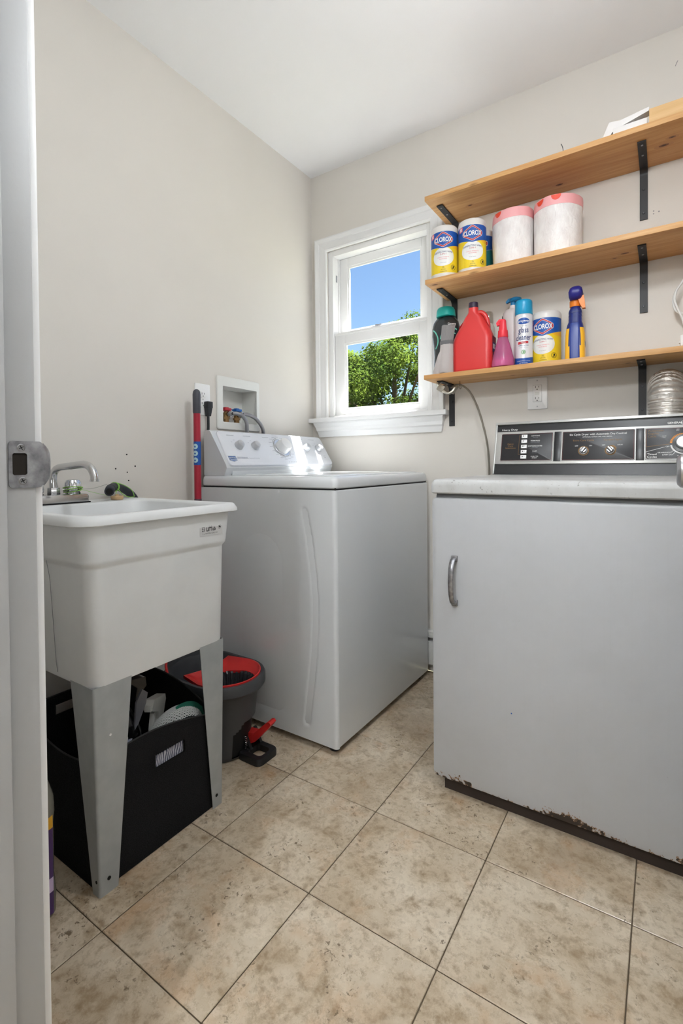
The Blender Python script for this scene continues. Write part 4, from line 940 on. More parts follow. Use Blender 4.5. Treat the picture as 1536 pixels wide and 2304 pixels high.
# cut the front handle slot by dropping faces whose centre lies in it (both shells)
def in_slot(f):
    c_ = sum((Vector(m.v[i]) for i in f), Vector())/len(f)
    return (c_.x > bx1-.012 and -1.352 < c_.y < -1.262 and .206 < c_.z < .238) or (c_.x < bx0+.012 and -1.419 < c_.y < -1.351 and .269 < c_.z < .296)
keep = [i for i, f in enumerate(m.f) if not in_slot(f)]; m.f = [m.f[i] for i in keep]; m.mi = [m.mi[i] for i in keep]
obj('felt_body', m, FELT, bn, smooth=50)
obj('seam', MB().tube([(x, y, z+.001) for x, y, z in binring(.002, 7)]+[(lambda q: (q[0], q[1], q[2]+.001))(binring(.002, 7)[0])], .0022, 6), mat('felt_seam', (44, 44, 45), .9), bn)
obj('base_board', MB().box(bx0+.012, bx1-.012, by0+.012, by1-.012, .009, .013), FELT, bn)
# contents
BOTK = mat('bottle_black', (16, 16, 18), .16, coat=.4); GREYT = mat('grey_translucent', (112, 112, 118), .4)
t = thing('cleaner_bottle', 'glossy black bottle with grey trigger and pale emblem in the felt bin', 'bottle', (.385, -1.358, .0145))
obj('body', MB().lathe([(.040, 0), (.046, .006), (.047, .16), (.050, .165), (.050, .178), (.047, .183), (.047, .198), (.050, .203), (.050, .215), (.046, .222), (.043, .25), (.032, .285), (.016, .315), (.014, .332), (.001, .333)], 32), BOTK, t, local=True, smooth=30)
obj('trigger', MB().prism([(-.020, .325), (.026, .325), (.060, .352), (.058, .376), (.010, .384), (-.026, .372)], lambda a, b: (b*0-.014, a, b), lambda a, b: (.014, a, b)), BOTK, t, local=True)
obj('grey_panel', MB().prism([(.006, .262), (.018, .275), (.040, .318), (.046, .345), (.030, .360), (.012, .330)], lambda a, b: (.034, a, b), lambda a, b: (.040, a, b)), GREYT, t, local=True)
p = Print(cyl_map(.0452), .008)
for a in (0.2, 1.5, 2.6, 4.2): p.poly([(.052+.002*math.cos(k*PI/8)*4*math.cos(a)-.0035*math.sin(k*PI/8)*math.sin(a)+.007*math.cos(a), .244+.008*math.cos(k*PI/8)*math.sin(a)+.0035*math.sin(k*PI/8)*math.cos(a)+.007*math.sin(a)) for k in range(16)], mat('emblem_pale', (190, 196, 214), .4), .0006)
p.build('emblem', t)
t = thing('spray_bottle', 'white spray trigger sticking out of the felt bin', 'spray bottle', (.392, -1.262, .0145), .55)
WSP = mat('spray_white', (206, 206, 202), .4)
obj('body', MB().lathe([(.028, 0), (.032, .006), (.032, .17), (.026, .20), (.014, .225), (.012, .235), (.001, .236)], 24), glass_mat('clear_plastic', (225, 230, 230), .05, .1), t, local=True)
obj('collar', MB().cyl((0, 0, .225), (0, 0, .250), .0155, .0145, 18), WSP, t, local=True)
obj('trigger_head', MB().prism([(-.014, .246), (.012, .246), (.016, .272), (.052, .290), (.056, .302), (.044, .318), (-.030, .300), (-.034, .284)], lambda a, b: (-.0125, -a, b), lambda a, b: (.0125, -a, b)), WSP, t, local=True, smooth=20)
obj('trigger', MB().prism([(-.012, .275), (-.022, .274), (-.032, .235), (-.030, .222), (-.024, .224)], lambda a, b: (-.006, a-.010, b), lambda a, b: (.006, a-.010, b)), WSP, t, local=True, smooth=20)
obj('nozzle', MB().box(-.009, .009, -.060, -.052, .291, .306, .002), WSP, t, local=True)
# mesh scrubber with a green pad
sb = thing('mesh_scrubber', 'white mesh scrubbing pad with green edge in the felt bin', 'scrubber', (.440, -1.235, .18))
m = MB(); MESH = mat('mesh_white', (206, 208, 206), .5)
def dome(u, v):   # u along the bin, v across
    a = (u-.5)*2; b = (v-.5)*2; h = max(0, 1-a*a*.9-b*b*.55)
    return Vector((.499-.064*v, -1.333+.152*u, .258+.046*h**.75+.004*u))
nu, nv = 17, 15
for j in range(nv):
    for i in range(nu):
        u = (i+(.5 if j % 2 else 0)+.3)/(nu+.6); v = (j+.5)/nv; c_ = dome(u, v); du = dome(min(1, u+.03), v)-c_; dv = dome(u, min(1, v+.035))-c_
        R = [[c_+du*math.cos(k*PI/3+PI/6)*f_+dv*math.sin(k*PI/3+PI/6)*f_+Vector((0, 0, z_)) for k in range(6)] for f_, z_ in ((.98, 0), (.98, .0016), (.66, .0016), (.66, 0))]
        m.rings(R+[R[0]], False, False)
o = obj('mesh_cover', m, MESH, sb, smooth=0); o['kind'] = 'stuff'
obj('sponge_core', MB().grid(14, 10, lambda u, v: dome(u, v)-Vector((0, 0, .006))), mat('sponge_dark', (28, 40, 38), .9), sb)
obj('green_pad', MB().grid(14, 6, lambda u, v: (lambda q: (q[0]-.012+.014*v, q[1]+.010, q[2]+.014-.034*v))(dome(.40+.60*u, .22))), mat('pad_green', (14, 92, 74), .8), sb)
# patterned wrap showing through the front handle slot
tp = N('wrap_pattern', rgb=(170, 172, 182), rough=.3); v = tp.coords('Object', (1, 1, 1)); wv = tp.node('ShaderNodeTexWave', wave_type='RINGS'); wv.inputs['Scale'].default_value = 45; wv.inputs['Distortion'].default_value = 6; tp.link(v, wv.inputs['Vector'])
tp.color(tp.ramp(wv.outputs['Color'], [(.3, (70, 74, 96)), (.55, (188, 190, 200))]))
tag(obj('wipes_pack', MB().box(.476, .503, -1.352, -1.246, .06, .232, .006), tp.m), 'silvery patterned pack seen through the bin handle slot', 'pack')

# bottle on the floor behind the door jamb
t = thing('floor_cleaner_bottle', 'clear cleaner bottle with purple and yellow label behind the door jamb', 'bottle', (.434, -1.614, 0), .55)
CLR = mat('bottle_murky', (118, 116, 106), .25, spec=.5, coat=.2)
obj('body', MB().lathe([(.050, 0), (.056, .008), (.057, .05), (.054, .09), (.054, .20), (.057, .225), (.055, .255), (.045, .285), (.026, .31), (.016, .325), (.015, .345), (.001, .345)], 36, (0, 0, 0), 1, .62), CLR, t, local=True)
obj('cap', MB().cyl((0, 0, .343), (0, 0, .375), .018, .017, 20, .003), mat('cap_purple', (80, 44, 110), .4), t, local=True)
p = Print(lambda u, v, o: Vector(((.0575+o)*math.sin(u/.0575), -(.0575+o)*.62*math.cos(u/.0575), v)), .006)
PUR = mat('label_purple', (74, 48, 100), .4); p.rect(-.050, .086, .012, .195, PUR, .0006); p.poly([(-.050, .195), (.086, .195), (.086, .222), (.03, .216), (-.05, .222)], mat('label_amber', (214, 160, 40), .4), .0008); p.text('Pine', .058, .115, .018, INK_W, .0012, .8, .02, 'CENTER'); p.rect(.06, .085, .06, .09, mat('label_lilac', (200, 180, 214), .4), .001); p.build('label', t)

# drain hose over the sink edge, string and stopper
dh = thing('drain_hose', 'black corrugated drain hose hooked over the back corner of the sink', 'hose', (.05, -1.15, .853))
RUBB = mat('hose_black', (44, 46, 54), .45)
hpts = spline([Vector(q) for q in ((.128, -1.232, .882), (.100, -1.212, .888), (.070, -1.184, .893), (.046, -1.146, .889), (.034, -1.108, .872), (.028, -1.078, .842), (.024, -1.062, .78), (.022, -1.056, .65), (.022, -1.05, .45))], 14)
hp_ = hpts
m = MB(); n_ = len(hp_)
m.tube(hp_, lambda q: .0135+.0013*math.sin(q*n_*1.9) if q < .17 else .0130, 16); obj('tube', m, RUBB, dh)
d_ = (hp_[0]-hp_[1]).normalized(); obj('mouth', MB().cyl(hp_[0]-d_*.002, hp_[0]+d_*.0006, .0100, seg=16), DARK, dh)
st = thing('green_string', 'thin bright green string tying the drain hose to the faucet', 'string', (.08, -1.2, .87))
SG = mat('string_green', (150, 205, 96), .6); SD = mat('string_grey', (150, 152, 140), .6)
for k in range(3): obj('loop', MB().tube([(.078+(.0252+.0006*k)*math.cos(a*PI/8), -1.318+(.0252+.0006*k)*math.sin(a*PI/8), .888+.0045*k+.004*math.sin(a*PI/8+k)) for a in range(17)], .0013, 6), SG, st)
def strand(pts, m_, r=.001): obj('strand', MB().tube(pts, r, 6, 5), m_, st)
strand([(.090, -1.2955, .892), (.093, -1.26, .8935), (.088, -1.215, .904)], SD, .0006); strand([(.088, -1.2950, .890), (.098, -1.25, .876), (.112, -1.225, .868)], SG, .0006)
k0 = Vector((.062, -1.174, .893)); dk = Vector((-.55, .75, -.05)).normalized(); ak = dk.orthogonal().normalized(); bk_ = dk.cross(ak)
for k in range(3): obj('loop', MB().tube([k0+dk*.004*(k-1)+(ak*math.cos(a*PI/8)+bk_*math.sin(a*PI/8))*.0148 for a in range(17)], .0011, 6), SG, st)
strand([(.069, -1.170, .906), (.077, -1.150, .898), (.074, -1.120, .880), (.070, -1.108, .8575)], SG, .0012); strand([(.080, -1.175, .888), (.083, -1.158, .868), (.080, -1.135, .858), (.072, -1.112, .8565)], SG, .0012); strand([(.078, -1.178, .882), (.084, -1.182, .874), (.088, -1.187, .868)], SG)
sp_ = thing('sink_stopper', 'tan rubber sink stopper lying on the sink rim below the hose', 'stopper', (.098, -1.188, .8536))
TAN = mat('stopper_tan', (206, 172, 128), .55)
obj('plug', MB().lathe([(.017, 0), (.0185, .002), (.0195, .010), (.0185, .012), (.001, .0125)], 28), TAN, sp_, local=True); obj('lug', MB().lathe([(.007, .012), (.006, .016), (.001, .0172)], 14), TAN, sp_, local=True)

# ================================================================== things on the shelves
Z2, Z3, Z1 = 1.7042, 1.3292, 2.0392
CANW = mat('canister_white', (226, 222, 218), .4)
ORANGE_Y = mat('ink_amber', (246, 186, 40), .45)
def wipes(x, y, z, rz, label, group, teal=False, h=.208, Rr=.0535):
    t = thing('wipes_canister', label, 'canister', (x, y, z), rz, group)
    obj('body', MB().lathe([(Rr-.004, 0), (Rr-.001, .002), (Rr, .006), (Rr, h-.032), (Rr-.001, h-.030), (.001, h-.030)], 48), CANW, t, local=True)
    obj('lid', MB().lathe([(Rr-.001, h-.030), (Rr+.0008, h-.028), (Rr+.0006, h-.012), (Rr-.001, h-.006), (Rr-.005, h-.001), (Rr-.012, h), (.001, h)], 48), CANW, t, local=True)
    p = Print(cyl_map(Rr), .007)
    W = .085; lowc = INK_TEAL if teal else INK_Y
    n = 18; us = [-W+2*W*i/n for i in range(n+1)]
    p.poly([(u, .0195+.010*(u/W)**2*0+.008*(1-(u/W)**2)*-1+.004) for u in us]+[(W, .128), (0.0, .1135), (-W, .128)], lowc, .0003)
    if not teal:
        p.poly([(W, .108), (W, .131), (.030, .121), (.042, .112)], ORANGE_Y, .0004)
        p.disc(0, .080, .044, INK_W, .0005, rv=.037, n=40)
    p.poly([(u, .180-.0015*(u/W)**2) for u in reversed(us)]+[(-W, .131), (-.002, .1125), (.002, .1125), (W, .131)], INK_B, .0006)
    def hexa(w, hh, k=.52): return [(-w, 0), (-w*.93, -hh*.30), (-w*.08, -hh), (w*.08, -hh), (w*.93, -hh*.30), (w, 0), (w*.93, hh*.30), (w*.08, hh), (-w*.08, hh), (-w*.93, hh*.30)]
    cy = .1475
    for w, hh, mm, of in ((.0405, .0300, INK_W, .0009), (.0390, .0286, INK_R, .0011), (.0325, .0232, INK_W, .0013), (.0316, .0224, INK_NAVY if teal else INK_B, .0015)): p.poly([(a, cy+b) for a, b in hexa(w, hh)], mm, of)
    p.text('CLOROX', 0, cy-.0090, .0255, INK_W, .0019, .66, .03, 'CENTER')
    p.poly([(-.058, .178), (-.040, .178), (-.040, .161), (-.058, .158)], INK_PINK, .0010)
    for k in range(3): p.rect(-.055, -.043, .172-.004*k, .1745-.004*k, INK_W, .0012)
    if not teal:
        p.text('DISINFECTING WIPES', 0, .0960, .0092, INK_NAVY, .0009, .86, .006, 'CENTER', warp=lambda a, b: (a, b-a*a*2.2)); p.text('3-IN-1', 0, .0870, .0090, INK_R, .0009, 1.1, 0, 'CENTER')
        p.text('CLEANS, DISINFECTS,', 0, .0760, .0050, INK_PINK, .0009, 1, 0, 'CENTER'); p.text('DEODORIZES', 0, .0690, .0050, INK_PINK, .0009, 1, 0, 'CENTER'); p.text('Crisp Lemon', 0, .0550, .0048, INK_G, .0009, 1, 0, 'CENTER')
        p.text('75', 0, .0340, .0080, INK_K, .0009, 1, 0, 'CENTER'); p.text('WET WIPES', 0, .0275, .0038, INK_K, .0009, 1, 0, 'CENTER'); p.rect(-.014, .014, .0205, .0215, INK_K, .0009)
        p.disc(.041, .036, .0105, INK_K, .0009, hole=.88); p.poly([(.037, .030), (.040, .030), (.041, .037), (.044, .030), (.046, .031), (.044, .042), (.039, .042)], INK_K, .0009); p.line([(.034, .029), (.048, .043)], .001, INK_K, .0009)
    else: p.text('WIPES', .01, .094, .009, INK_NAVY, .0009)
    p.build('label', t)
    return t
gw = 'wipes canisters'
wipes(.818, -.188, Z2, math.radians(15), 'yellow-labelled wipes canister at the left end of the middle shelf', gw)
wipes(.929, -.178, Z2, math.radians(20), 'yellow-labelled wipes canister beside the trash bag rolls', gw)
wipes(.930, -.062, Z2, math.radians(2), 'teal-labelled wipes canister half hidden behind the yellow ones', gw, True)
wipes(1.184, -.070, Z3, math.radians(-3), 'yellow-labelled wipes canister on the lowest shelf beside the spray can', gw)
# rolls of drawstring bags
BAG = N('bag_plastic', rgb=(236, 230, 228), rough=.4); v = BAG.coords('Object', (1, 1, .6)); BAG.bump(BAG.noise(v, 55, 5, .6, 1.2), .55, .006); BAG.color(BAG.ramp(BAG.noise(v, 30, 4), [(.3, (226, 218, 216)), (.7, (242, 238, 236))])); BAG = BAG.m
BANDP = mat('band_pink', (240, 170, 172), .4); DRAW = mat('drawstring_red', (232, 74, 48), .4)
def roll(x, y, r, h, label, seed, tabs):
    t = thing('bag_roll', label, 'bag roll', (x, y, Z2), 0, 'rolls of white drawstring bags')
    rnd = random.Random(seed); ph = [rnd.uniform(0, 6) for _ in range(6)]
    def rr_(a, z): return r*(1+.010*math.sin(3*a+ph[0]+z*20)+.008*math.sin(7*a+ph[1]-z*35)+.004*math.sin(17*a+ph[2]+z*90))*(1+.02*(z/h))
    def ring(z, k=1.0): return [(rr_(2*PI*j/72, z)*k*math.cos(2*PI*j/72), rr_(2*PI*j/72, z)*k*math.sin(2*PI*j/72), z+.004*math.sin(2*PI*j/72+ph[3])*(z/h)) for j in range(72)]
    zb = h-.036
    MB_ = MB(); MB_.rings([ring(0, .985), ring(.004)]+[ring(zb*k/8) for k in range(1, 9)]+[ring(zb, .9)]); obj('bag_layers', MB_, BAG, t, local=True, smooth=60)
    MB_ = MB(); MB_.rings([ring(zb, .99), ring(zb, 1.008), ring(zb+.02, 1.006), ring(h-.004, .998), ring(h, .985), ring(h+.001, .9), ring(h-.004, .3)], False, True); obj('top_band', MB_, BANDP, t, local=True, smooth=60)
    for a0 in tabs:
        P = Print(lambda u, w, o: (lambda a: Vector(((rr_(a, zb)*1.009+o)*math.cos(a), (rr_(a, zb)*1.009+o)*math.sin(a), w)))(a0+u/r), .006)
        P.poly([(.016*math.cos(k*PI/8), h-.004-max(0, .019*math.sin(k*PI/8))) for k in range(9)], DRAW, .0006); P.build('drawstring', t)
    obj('core', MB().cyl((0, 0, .0), (0, 0, h-.01), .02, seg=16), CANW, t, local=True)
roll(1.076, -.135, .0745, .214, 'smaller roll of white drawstring bags beside the wipes', 4, (-PI/2-.55,)); roll(1.237, -.130, .0815, .214, 'larger roll of white drawstring bags on the middle shelf', 9, (-PI/2-.62, -PI/2+.10))

# softener bottle and glove
t = thing('softener_bottle', 'black bottle with teal cap and swirls at the shelf end', 'bottle', (.769, -.053, Z3), .12)
prof = [(.050, 0), (.054, .006), (.053, .06), (.051, .10), (.054, .15), (.060, .19), (.060, .222), (.054, .245), (.042, .262), (.036, .268), (.001, .268)]
obj('body', MB().lathe(prof, 40, (0, 0, 0), 1.01, .61), mat('bottle_charcoal', (40, 46, 50), .22, coat=.3), t, local=True)
obj('cap', MB().lathe([(.040, .2685), (.0415, .271), (.0395, .296), (.036, .305), (.033, .308), (.001, .309)], 32), mat('cap_teal', (22, 168, 160), .4), t, local=True)
p = Print(lambda u, v, o: (lambda r: Vector(((r+o)*math.sin(u/.06), -(r+o)*.61*math.cos(u/.06), v)))(next((a[0]+(b[0]-a[0])*(v-a[1])/(b[1]-a[1]) for a, b in zip(prof, prof[1:]) if a[1] <= v <= b[1] and b[1] > a[1]), .05)), .006)
TEAL2 = mat('swirl_teal', (110, 200, 180), .4)
p.arc(.035, .16, .052, 60, 170, .006, TEAL2, .0008, 20); p.arc(.040, .15, .040, 70, 160, .004, TEAL2, .0008, 20); p.arc(-.075, .17, .045, -60, 70, .006, TEAL2, .0008, 20); p.text('Downy', .018, .226, .014, INK_W, .0010, 1, .01); p.build('label', t)
gl = thing('work_glove', 'grey work glove with ribbed cuff leaning against the black bottle', 'glove', (.805, -.178, Z3))
GLV = N('glove_grey', rgb=(190, 182, 180), rough=.85); v = GLV.coords('Object'); GLV.bump(GLV.noise(v, 500, 2), .2, .002); GLV = GLV.m
def gl_ring(xc, yc, z, a, b, wob=0, n=32): return [(xc+a*math.cos(2*PI*j/n)*(1+wob*math.sin(5*2*PI*j/n)), yc+b*math.sin(2*PI*j/n)*(1+wob*math.cos(7*2*PI*j/n)), z) for j in range(n)]
m = MB(); m.rings([gl_ring(.813, -.182, Z3+.0005, .034, .013), gl_ring(.812, -.182, Z3+.006, .036, .016, .05), gl_ring(.814, -.181, Z3+.04, .033, .017, .06), gl_ring(.818, -.180, Z3+.08, .029, .016, .06), gl_ring(.820, -.179, Z3+.115, .027, .015, .04), gl_ring(.821, -.178, Z3+.135, .026, .014, .03)]); obj('hand', m, GLV, gl, smooth=60)
m = MB(); m.rings([gl_ring(.783, -.186, Z3+.0005, .018, .009), gl_ring(.784, -.186, Z3+.012, .020, .010), gl_ring(.791, -.185, Z3+.045, .017, .011), gl_ring(.800, -.184, Z3+.080, .014, .010), gl_ring(.806, -.183, Z3+.10, .008, .008)]); obj('thumb', m, GLV, gl, smooth=60)
m = MB(); R = []
for k in range(9): z = Z3+.130+.008*k; R.append([(.821+(.026+.002*k/8)*(1+.03*(j % 2))*math.cos(2*PI*j/64)+.001*k, -.178+(.014+.001*k/8)*(1+.05*(j % 2))*math.sin(2*PI*j/64), z+.004*math.sin(2*PI*j/64*2)*k/8) for j in range(64)])
m.rings(R, True, True); obj('cuff', m, mat('cuff_grey', (142, 138, 138), .9), gl, smooth=15)
obj('cuff_band', MB().lathe([(.0275, .118), (.0285, .121), (.0285, .131), (.0275, .134)], 32, (.8205, -.1785, Z3), 1, .56, False, False), mat('band_grey', (112, 110, 112), .9), gl)
# red jug
t = thing('detergent_jug', 'bright red plastic jug with dark cap and side handle', 'jug', (.917, -.113, Z3))
JR = mat('jug_red', (222, 60, 60), .38, coat=.1); R = []
for (x0, x1, y0, y1, r, z) in ((.842, .992, -.162, -.097, .018, 0), (.837, .997, -.167, -.093, .020, .005), (.836, .998, -.168, -.092, .022, .012), (.836, .998, -.168, -.092, .024, .122), (.839, .996, -.166, -.094, .026, .140), (.848, .988, -.161, -.099, .030, .165), (.863, .974, -.152, -.105, .034, .195), (.880, .956, -.149, -.109, .019, .222), (.893, .941, -.148, -.1115, .0182, .238), (.897, .937, -.149, -.111, .0189, .245), (.897, .937, -.149, -.111, .0189, .262), (.905, .93, -.135, -.125, .004, .262)): R.append(rrect(x0, x1, y0, y1, r, Z3+z, 8))
obj('body', MB().rings(R), JR, t, smooth=50)
obj('handle', MB().tube([(.932, -.128, Z3+.240), (.948, -.125, Z3+.241), (.962, -.122, Z3+.228), (.971, -.120, Z3+.205), (.974, -.119, Z3+.178), (.973, -.119, Z3+.160)], .0092, 12, 5), JR, t)
obj('cap', MB().cyl((.917, -.130, Z3+.260), (.917, -.130, Z3+.284), .0195, .0185, 28, .002), mat('cap_navy', (52, 40, 66), .45), t)
p = Print(plane_map(Vector((.9985, -.150, Z3+.012))-base_of(t), (0, 1, 0), (0, 0, 1)))
p.rect(.004, .050, .0, .125, mat('label_wine', (120, 36, 52), .4), .0002); p.rect(.004, .050, .062, .100, INK_NAVY, .0004); p.rect(.010, .03, .075, .094, INK_W, .0006); p.rect(.032, .048, .088, .094, INK_G, .0006); p.rect(.032, .046, .078, .083, INK_G, .0006); p.rect(.012, .03, .028, .044, INK_W, .0006); p.rect(.012, .026, .044, .058, INK_NAVY, .0006); p.build('label', t)
# clear bottle behind the jug
t = thing('clear_bottle', 'small clear capped bottle behind the red jug', 'bottle', (.949, -.032, Z3))
CLP = mat('frosted_clear', (214, 208, 198), .35); obj('body', MB().lathe([(.022, 0), (.024, .004), (.024, .20), (.017, .215), (.001, .215)], 24), CLP, t, local=True); obj('cap', MB().lathe([(.0185, .215), (.0195, .218), (.0185, .255), (.0160, .264), (.0140, .265), (.001, .262)], 24), glass_mat('cap_clear', (232, 230, 226), .10, .15), t, local=True)
# pink mist bottle
t = thing('mist_bottle', 'pink cone-shaped spray bottle with red nozzle', 'spray bottle', (1.042, -.157, Z3))
def tinted(name, tint, mixv):
    m_ = bpy.data.materials.new(name); m_.use_nodes = True; tt = m_.node_tree; b = tt.nodes['Principled BSDF']; b.inputs['Base Color'].default_value = (*lin(tint), 1); b.inputs['Roughness'].default_value = .2
    tr = tt.nodes.new('ShaderNodeBsdfTransparent'); tr.inputs[0].default_value = (*lin(tint), 1); mx = tt.nodes.new('ShaderNodeMixShader'); mx.inputs[0].default_value = mixv
    tt.links.new(tr.outputs[0], mx.inputs[1]); tt.links.new(b.outputs[0], mx.inputs[2]); tt.links.new(mx.outputs[0], tt.nodes['Material Output'].inputs[0]); return m_
cone = [(.036, 0), (.0425, .004), (.0435, .012), (.0405, .032), (.033, .065), (.025, .095), (.0185, .116), (.0165, .124)]
obj('bottle', MB().lathe(cone, 32, cap1=False), tinted('pink_clear', (236, 150, 196), .34), t, local=True)
obj('liquid', MB().lathe([(.034, .002), (.0405, .006), (.0415, .012), (.0385, .034), (.001, .0345)], 32), mat('pink_liquid', (226, 160, 204), .3), t, local=True)
NZ = mat('nozzle_red', (236, 54, 70), .38)
obj('collar', MB().lathe([(.0185, .118), (.0195, .121), (.0180, .145), (.001, .146)], 20), NZ, t, local=True); obj('nozzle_head', MB().lathe([(.0165, .144), (.0145, .165), (.0135, .182), (.010, .188), (.001, .190)], 16, (0, 0, 0), .95, .75), NZ, t, local=True); obj('nozzle_beak', MB().prism([(.004, .170), (-.022, .166), (-.0245, .178), (-.014, .190), (.004, .190)], lambda a, b: (a, -.006, b), lambda a, b: (a, .006, b)), NZ, t, local=True)
# white pump bottle at the back
t = thing('pump_bottle', 'white bottle with blue pump head behind the glass cleaner', 'bottle', (1.054, -.048, Z3), 0)
obj('body', MB().lathe([(.036, 0), (.040, .005), (.041, .225), (.039, .240), (.030, .250), (.015, .256), (.014, .268), (.001, .268)], 32), mat('bottle_offwhite', (224, 216, 216), .4), t, local=True)
obj('pump_head', MB().cyl((0, 0, .266), (0, 0, .284), .010, seg=14).lathe([(.021, .284), (.0235, .288), (.022, .296), (.012, .3), (.001, .3005)], 20, (.010, 0, 0)).prism([(-.008, .288), (-.026, .281), (-.028, .287), (-.018, .298), (0, .2995)], lambda a, b: (a, -.007, b), lambda a, b: (a, .007, b)), mat('pump_blue', (20, 128, 186), .4), t, local=True)
obj('mark', MB().box(-.0415, -.040, -.012, -.004, .195, .23), INK_K, t, local=True)
# aerosol glass cleaner
t = thing('aerosol_can', 'white glass cleaner spray can with cyan cap', 'spray can', (1.113, -.125, Z3), math.radians(10))
Rr = .0325
obj('can', MB().lathe([(.030, 0), (.0325, .002), (.0325, .192), (.030, .200), (.028, .203), (.001, .203)], 40), mat('can_white', (228, 228, 232), .25, .1), t, local=True)
obj('cap', MB().lathe([(.0312, .200), (.0322, .202), (.0315, .245), (.0300, .252), (.027, .2555), (.001, .256)], 40), mat('cap_cyan', (28, 158, 206), .35), t, local=True)
p = Print(cyl_map(Rr), .005)
p.disc(0, .172, .0245, INK_W, .0004, rv=.0135); p.disc(0, .171, .0235, INK_B, .0006, rv=.0122); p.text('Sprayway.', 0, .1675, .0128, INK_W, .0008, .92, .012, 'CENTER', .25); p.text('Streak-Free', 0, .151, .0058, INK_G, .0006, 1, 0, 'CENTER')
p.text('glass', 0, .127, .0300, INK_NAVY, .0006, .68, .012, 'CENTER'); p.text('cleaner', 0, .0990, .0300, INK_NAVY, .0006, .66, .012, 'CENTER')
p.poly([(-.020, .083), (.018, .086), (.018, .0945), (-.020, .0925)], INK_R, .0006); p.text('Foaming', 0, .0885, .0052, INK_W, .0008, 1, .01, 'CENTER'); p.text('Action', 0, .0842, .0050, INK_W, .0008, 1, .01, 'CENTER')
p.text('AMMONIA FREE', 0, .0760, .0056, INK_NAVY, .0006, .95, .006, 'CENTER'); p.text('Streak-Free Shine', 0, .0690, .0052, INK_G, .0006, .95, 0, 'CENTER')
p.disc(0, .053, .0085, INK_GREEN, .0006, hole=.7); p.disc(.001, .053, .004, INK_GREEN, .0006, rv=.005)
n = 16; p.poly([(-.05+.1*k/n, .030+.010*(1-math.cos((-.05+.1*k/n)/.05*1.3))) for k in range(n+1)]+[(.05, .003), (-.05, .003)], INK_B, .0006); p.text('DANGER: EXTREMELY FLAMMABLE', 0, .018, .0042, INK_W, .0008, .8, 0, 'CENTER'); p.text('NET WT 19 OZ', 0, .010, .0045, INK_W, .0008, 1, 0, 'CENTER')
p.build('label', t)
# blue trigger spray bottle
t = thing('trigger_bottle', 'dark blue spray bottle with orange trigger on the lowest shelf', 'spray bottle', (1.294, -.118, Z3), math.radians(4))
NAVY = mat('bottle_navy', (28, 44, 116), .3, coat=.2); ORA = mat('trigger_orange', (240, 132, 28), .4); R = []
for (w, d, r, z) in ((.029, .042, .014, 0), (.032, .046, .016, .004), (.032, .046, .016, .05), (.0305, .044, .016, .095), (.028, .040, .016, .120), (.0265, .032, .016, .132), (.022, .026, .016, .145), (.0215, .024, .016, .185), (.017, .018, .014, .196), (.0155, .0155, .0145, .205)): R.append(rrect(-w, w, -d, d, r, z, 6))
obj('body', MB().rings(R), NAVY, t, local=True, smooth=50)
obj('grip_ridge', MB().rings([rrect(-.017, .017, -.0475, -.030, .006, z, 4) for z in (.004, .11)]+[rrect(-.014, .014, -.040, -.028, .006, .135, 4)]), mat('bottle_blue', (44, 66, 146), .35), t, local=True)
for z in (.150, .163, .176): obj('collar_rib', MB().rings([rrect(-.0222, .0222, -.0248, .0248, .016, z+k, 6) for k in (0, .005)]), mat('collar_navy', (40, 52, 110), .45), t, local=True)
lr = [rrect(-w-.0006, w+.0006, -d-.0006, d+.0006, r, z, 6) for (w, d, r, z) in ((.032, .046, .016, .005), (.032, .046, .016, .05), (.0307, .0443, .016, .092), (.0284, .0406, .016, .116))]
for sx_ in (-1, 1):
    m = MB(); m.rings(lr, False, False); keep = [i for i, f in enumerate(m.f) if sx_*sum(m.v[k][0] for k in f)/4 > .0185 and -.047 < sum(m.v[k][1] for k in f)/4 < .035]; m.f = [m.f[i] for i in keep]; m.mi = [0]*len(keep); l_ = obj('label', m, ORANGE_Y, t, local=True)
    obj('label_panel', MB().box(sx_*.0327-.0002, sx_*.0327+.0002, -.024, -.004, .012, .046), INK_W, l_, local=True); obj('label_band', MB().box(sx_*.0322-.0006, sx_*.0322+.0006, -.028, .02, .054, .07), INK_G, l_, local=True)
obj('collar', MB().lathe([(.0185, .200), (.0195, .203), (.0195, .222), (.018, .224)], 24), ORA, t, local=True)
obj('trigger_head', MB().rings([rrect(-.016, .020, -.030, .024, .012, .222, 6), rrect(-.020, .024, -.042, .027, .014, .232, 6), rrect(-.021, .026, -.046, .028, .014, .248, 6), rrect(-.017, .023, -.040, .026, .014, .262, 6), rrect(-.010, .016, -.028, .018, .01, .2695, 6)]), mat('head_navy', (34, 34, 128), .4), t, local=True, smooth=60)
obj('trigger', MB().prism([(.014, .225), (.033, .235), (.036, .214), (.038, .188), (.028, .188), (.019, .206)], lambda a, b: (a-.004, -.026, b), lambda a, b: (a-.004, -.006, b)), ORA, t, local=True, smooth=30)

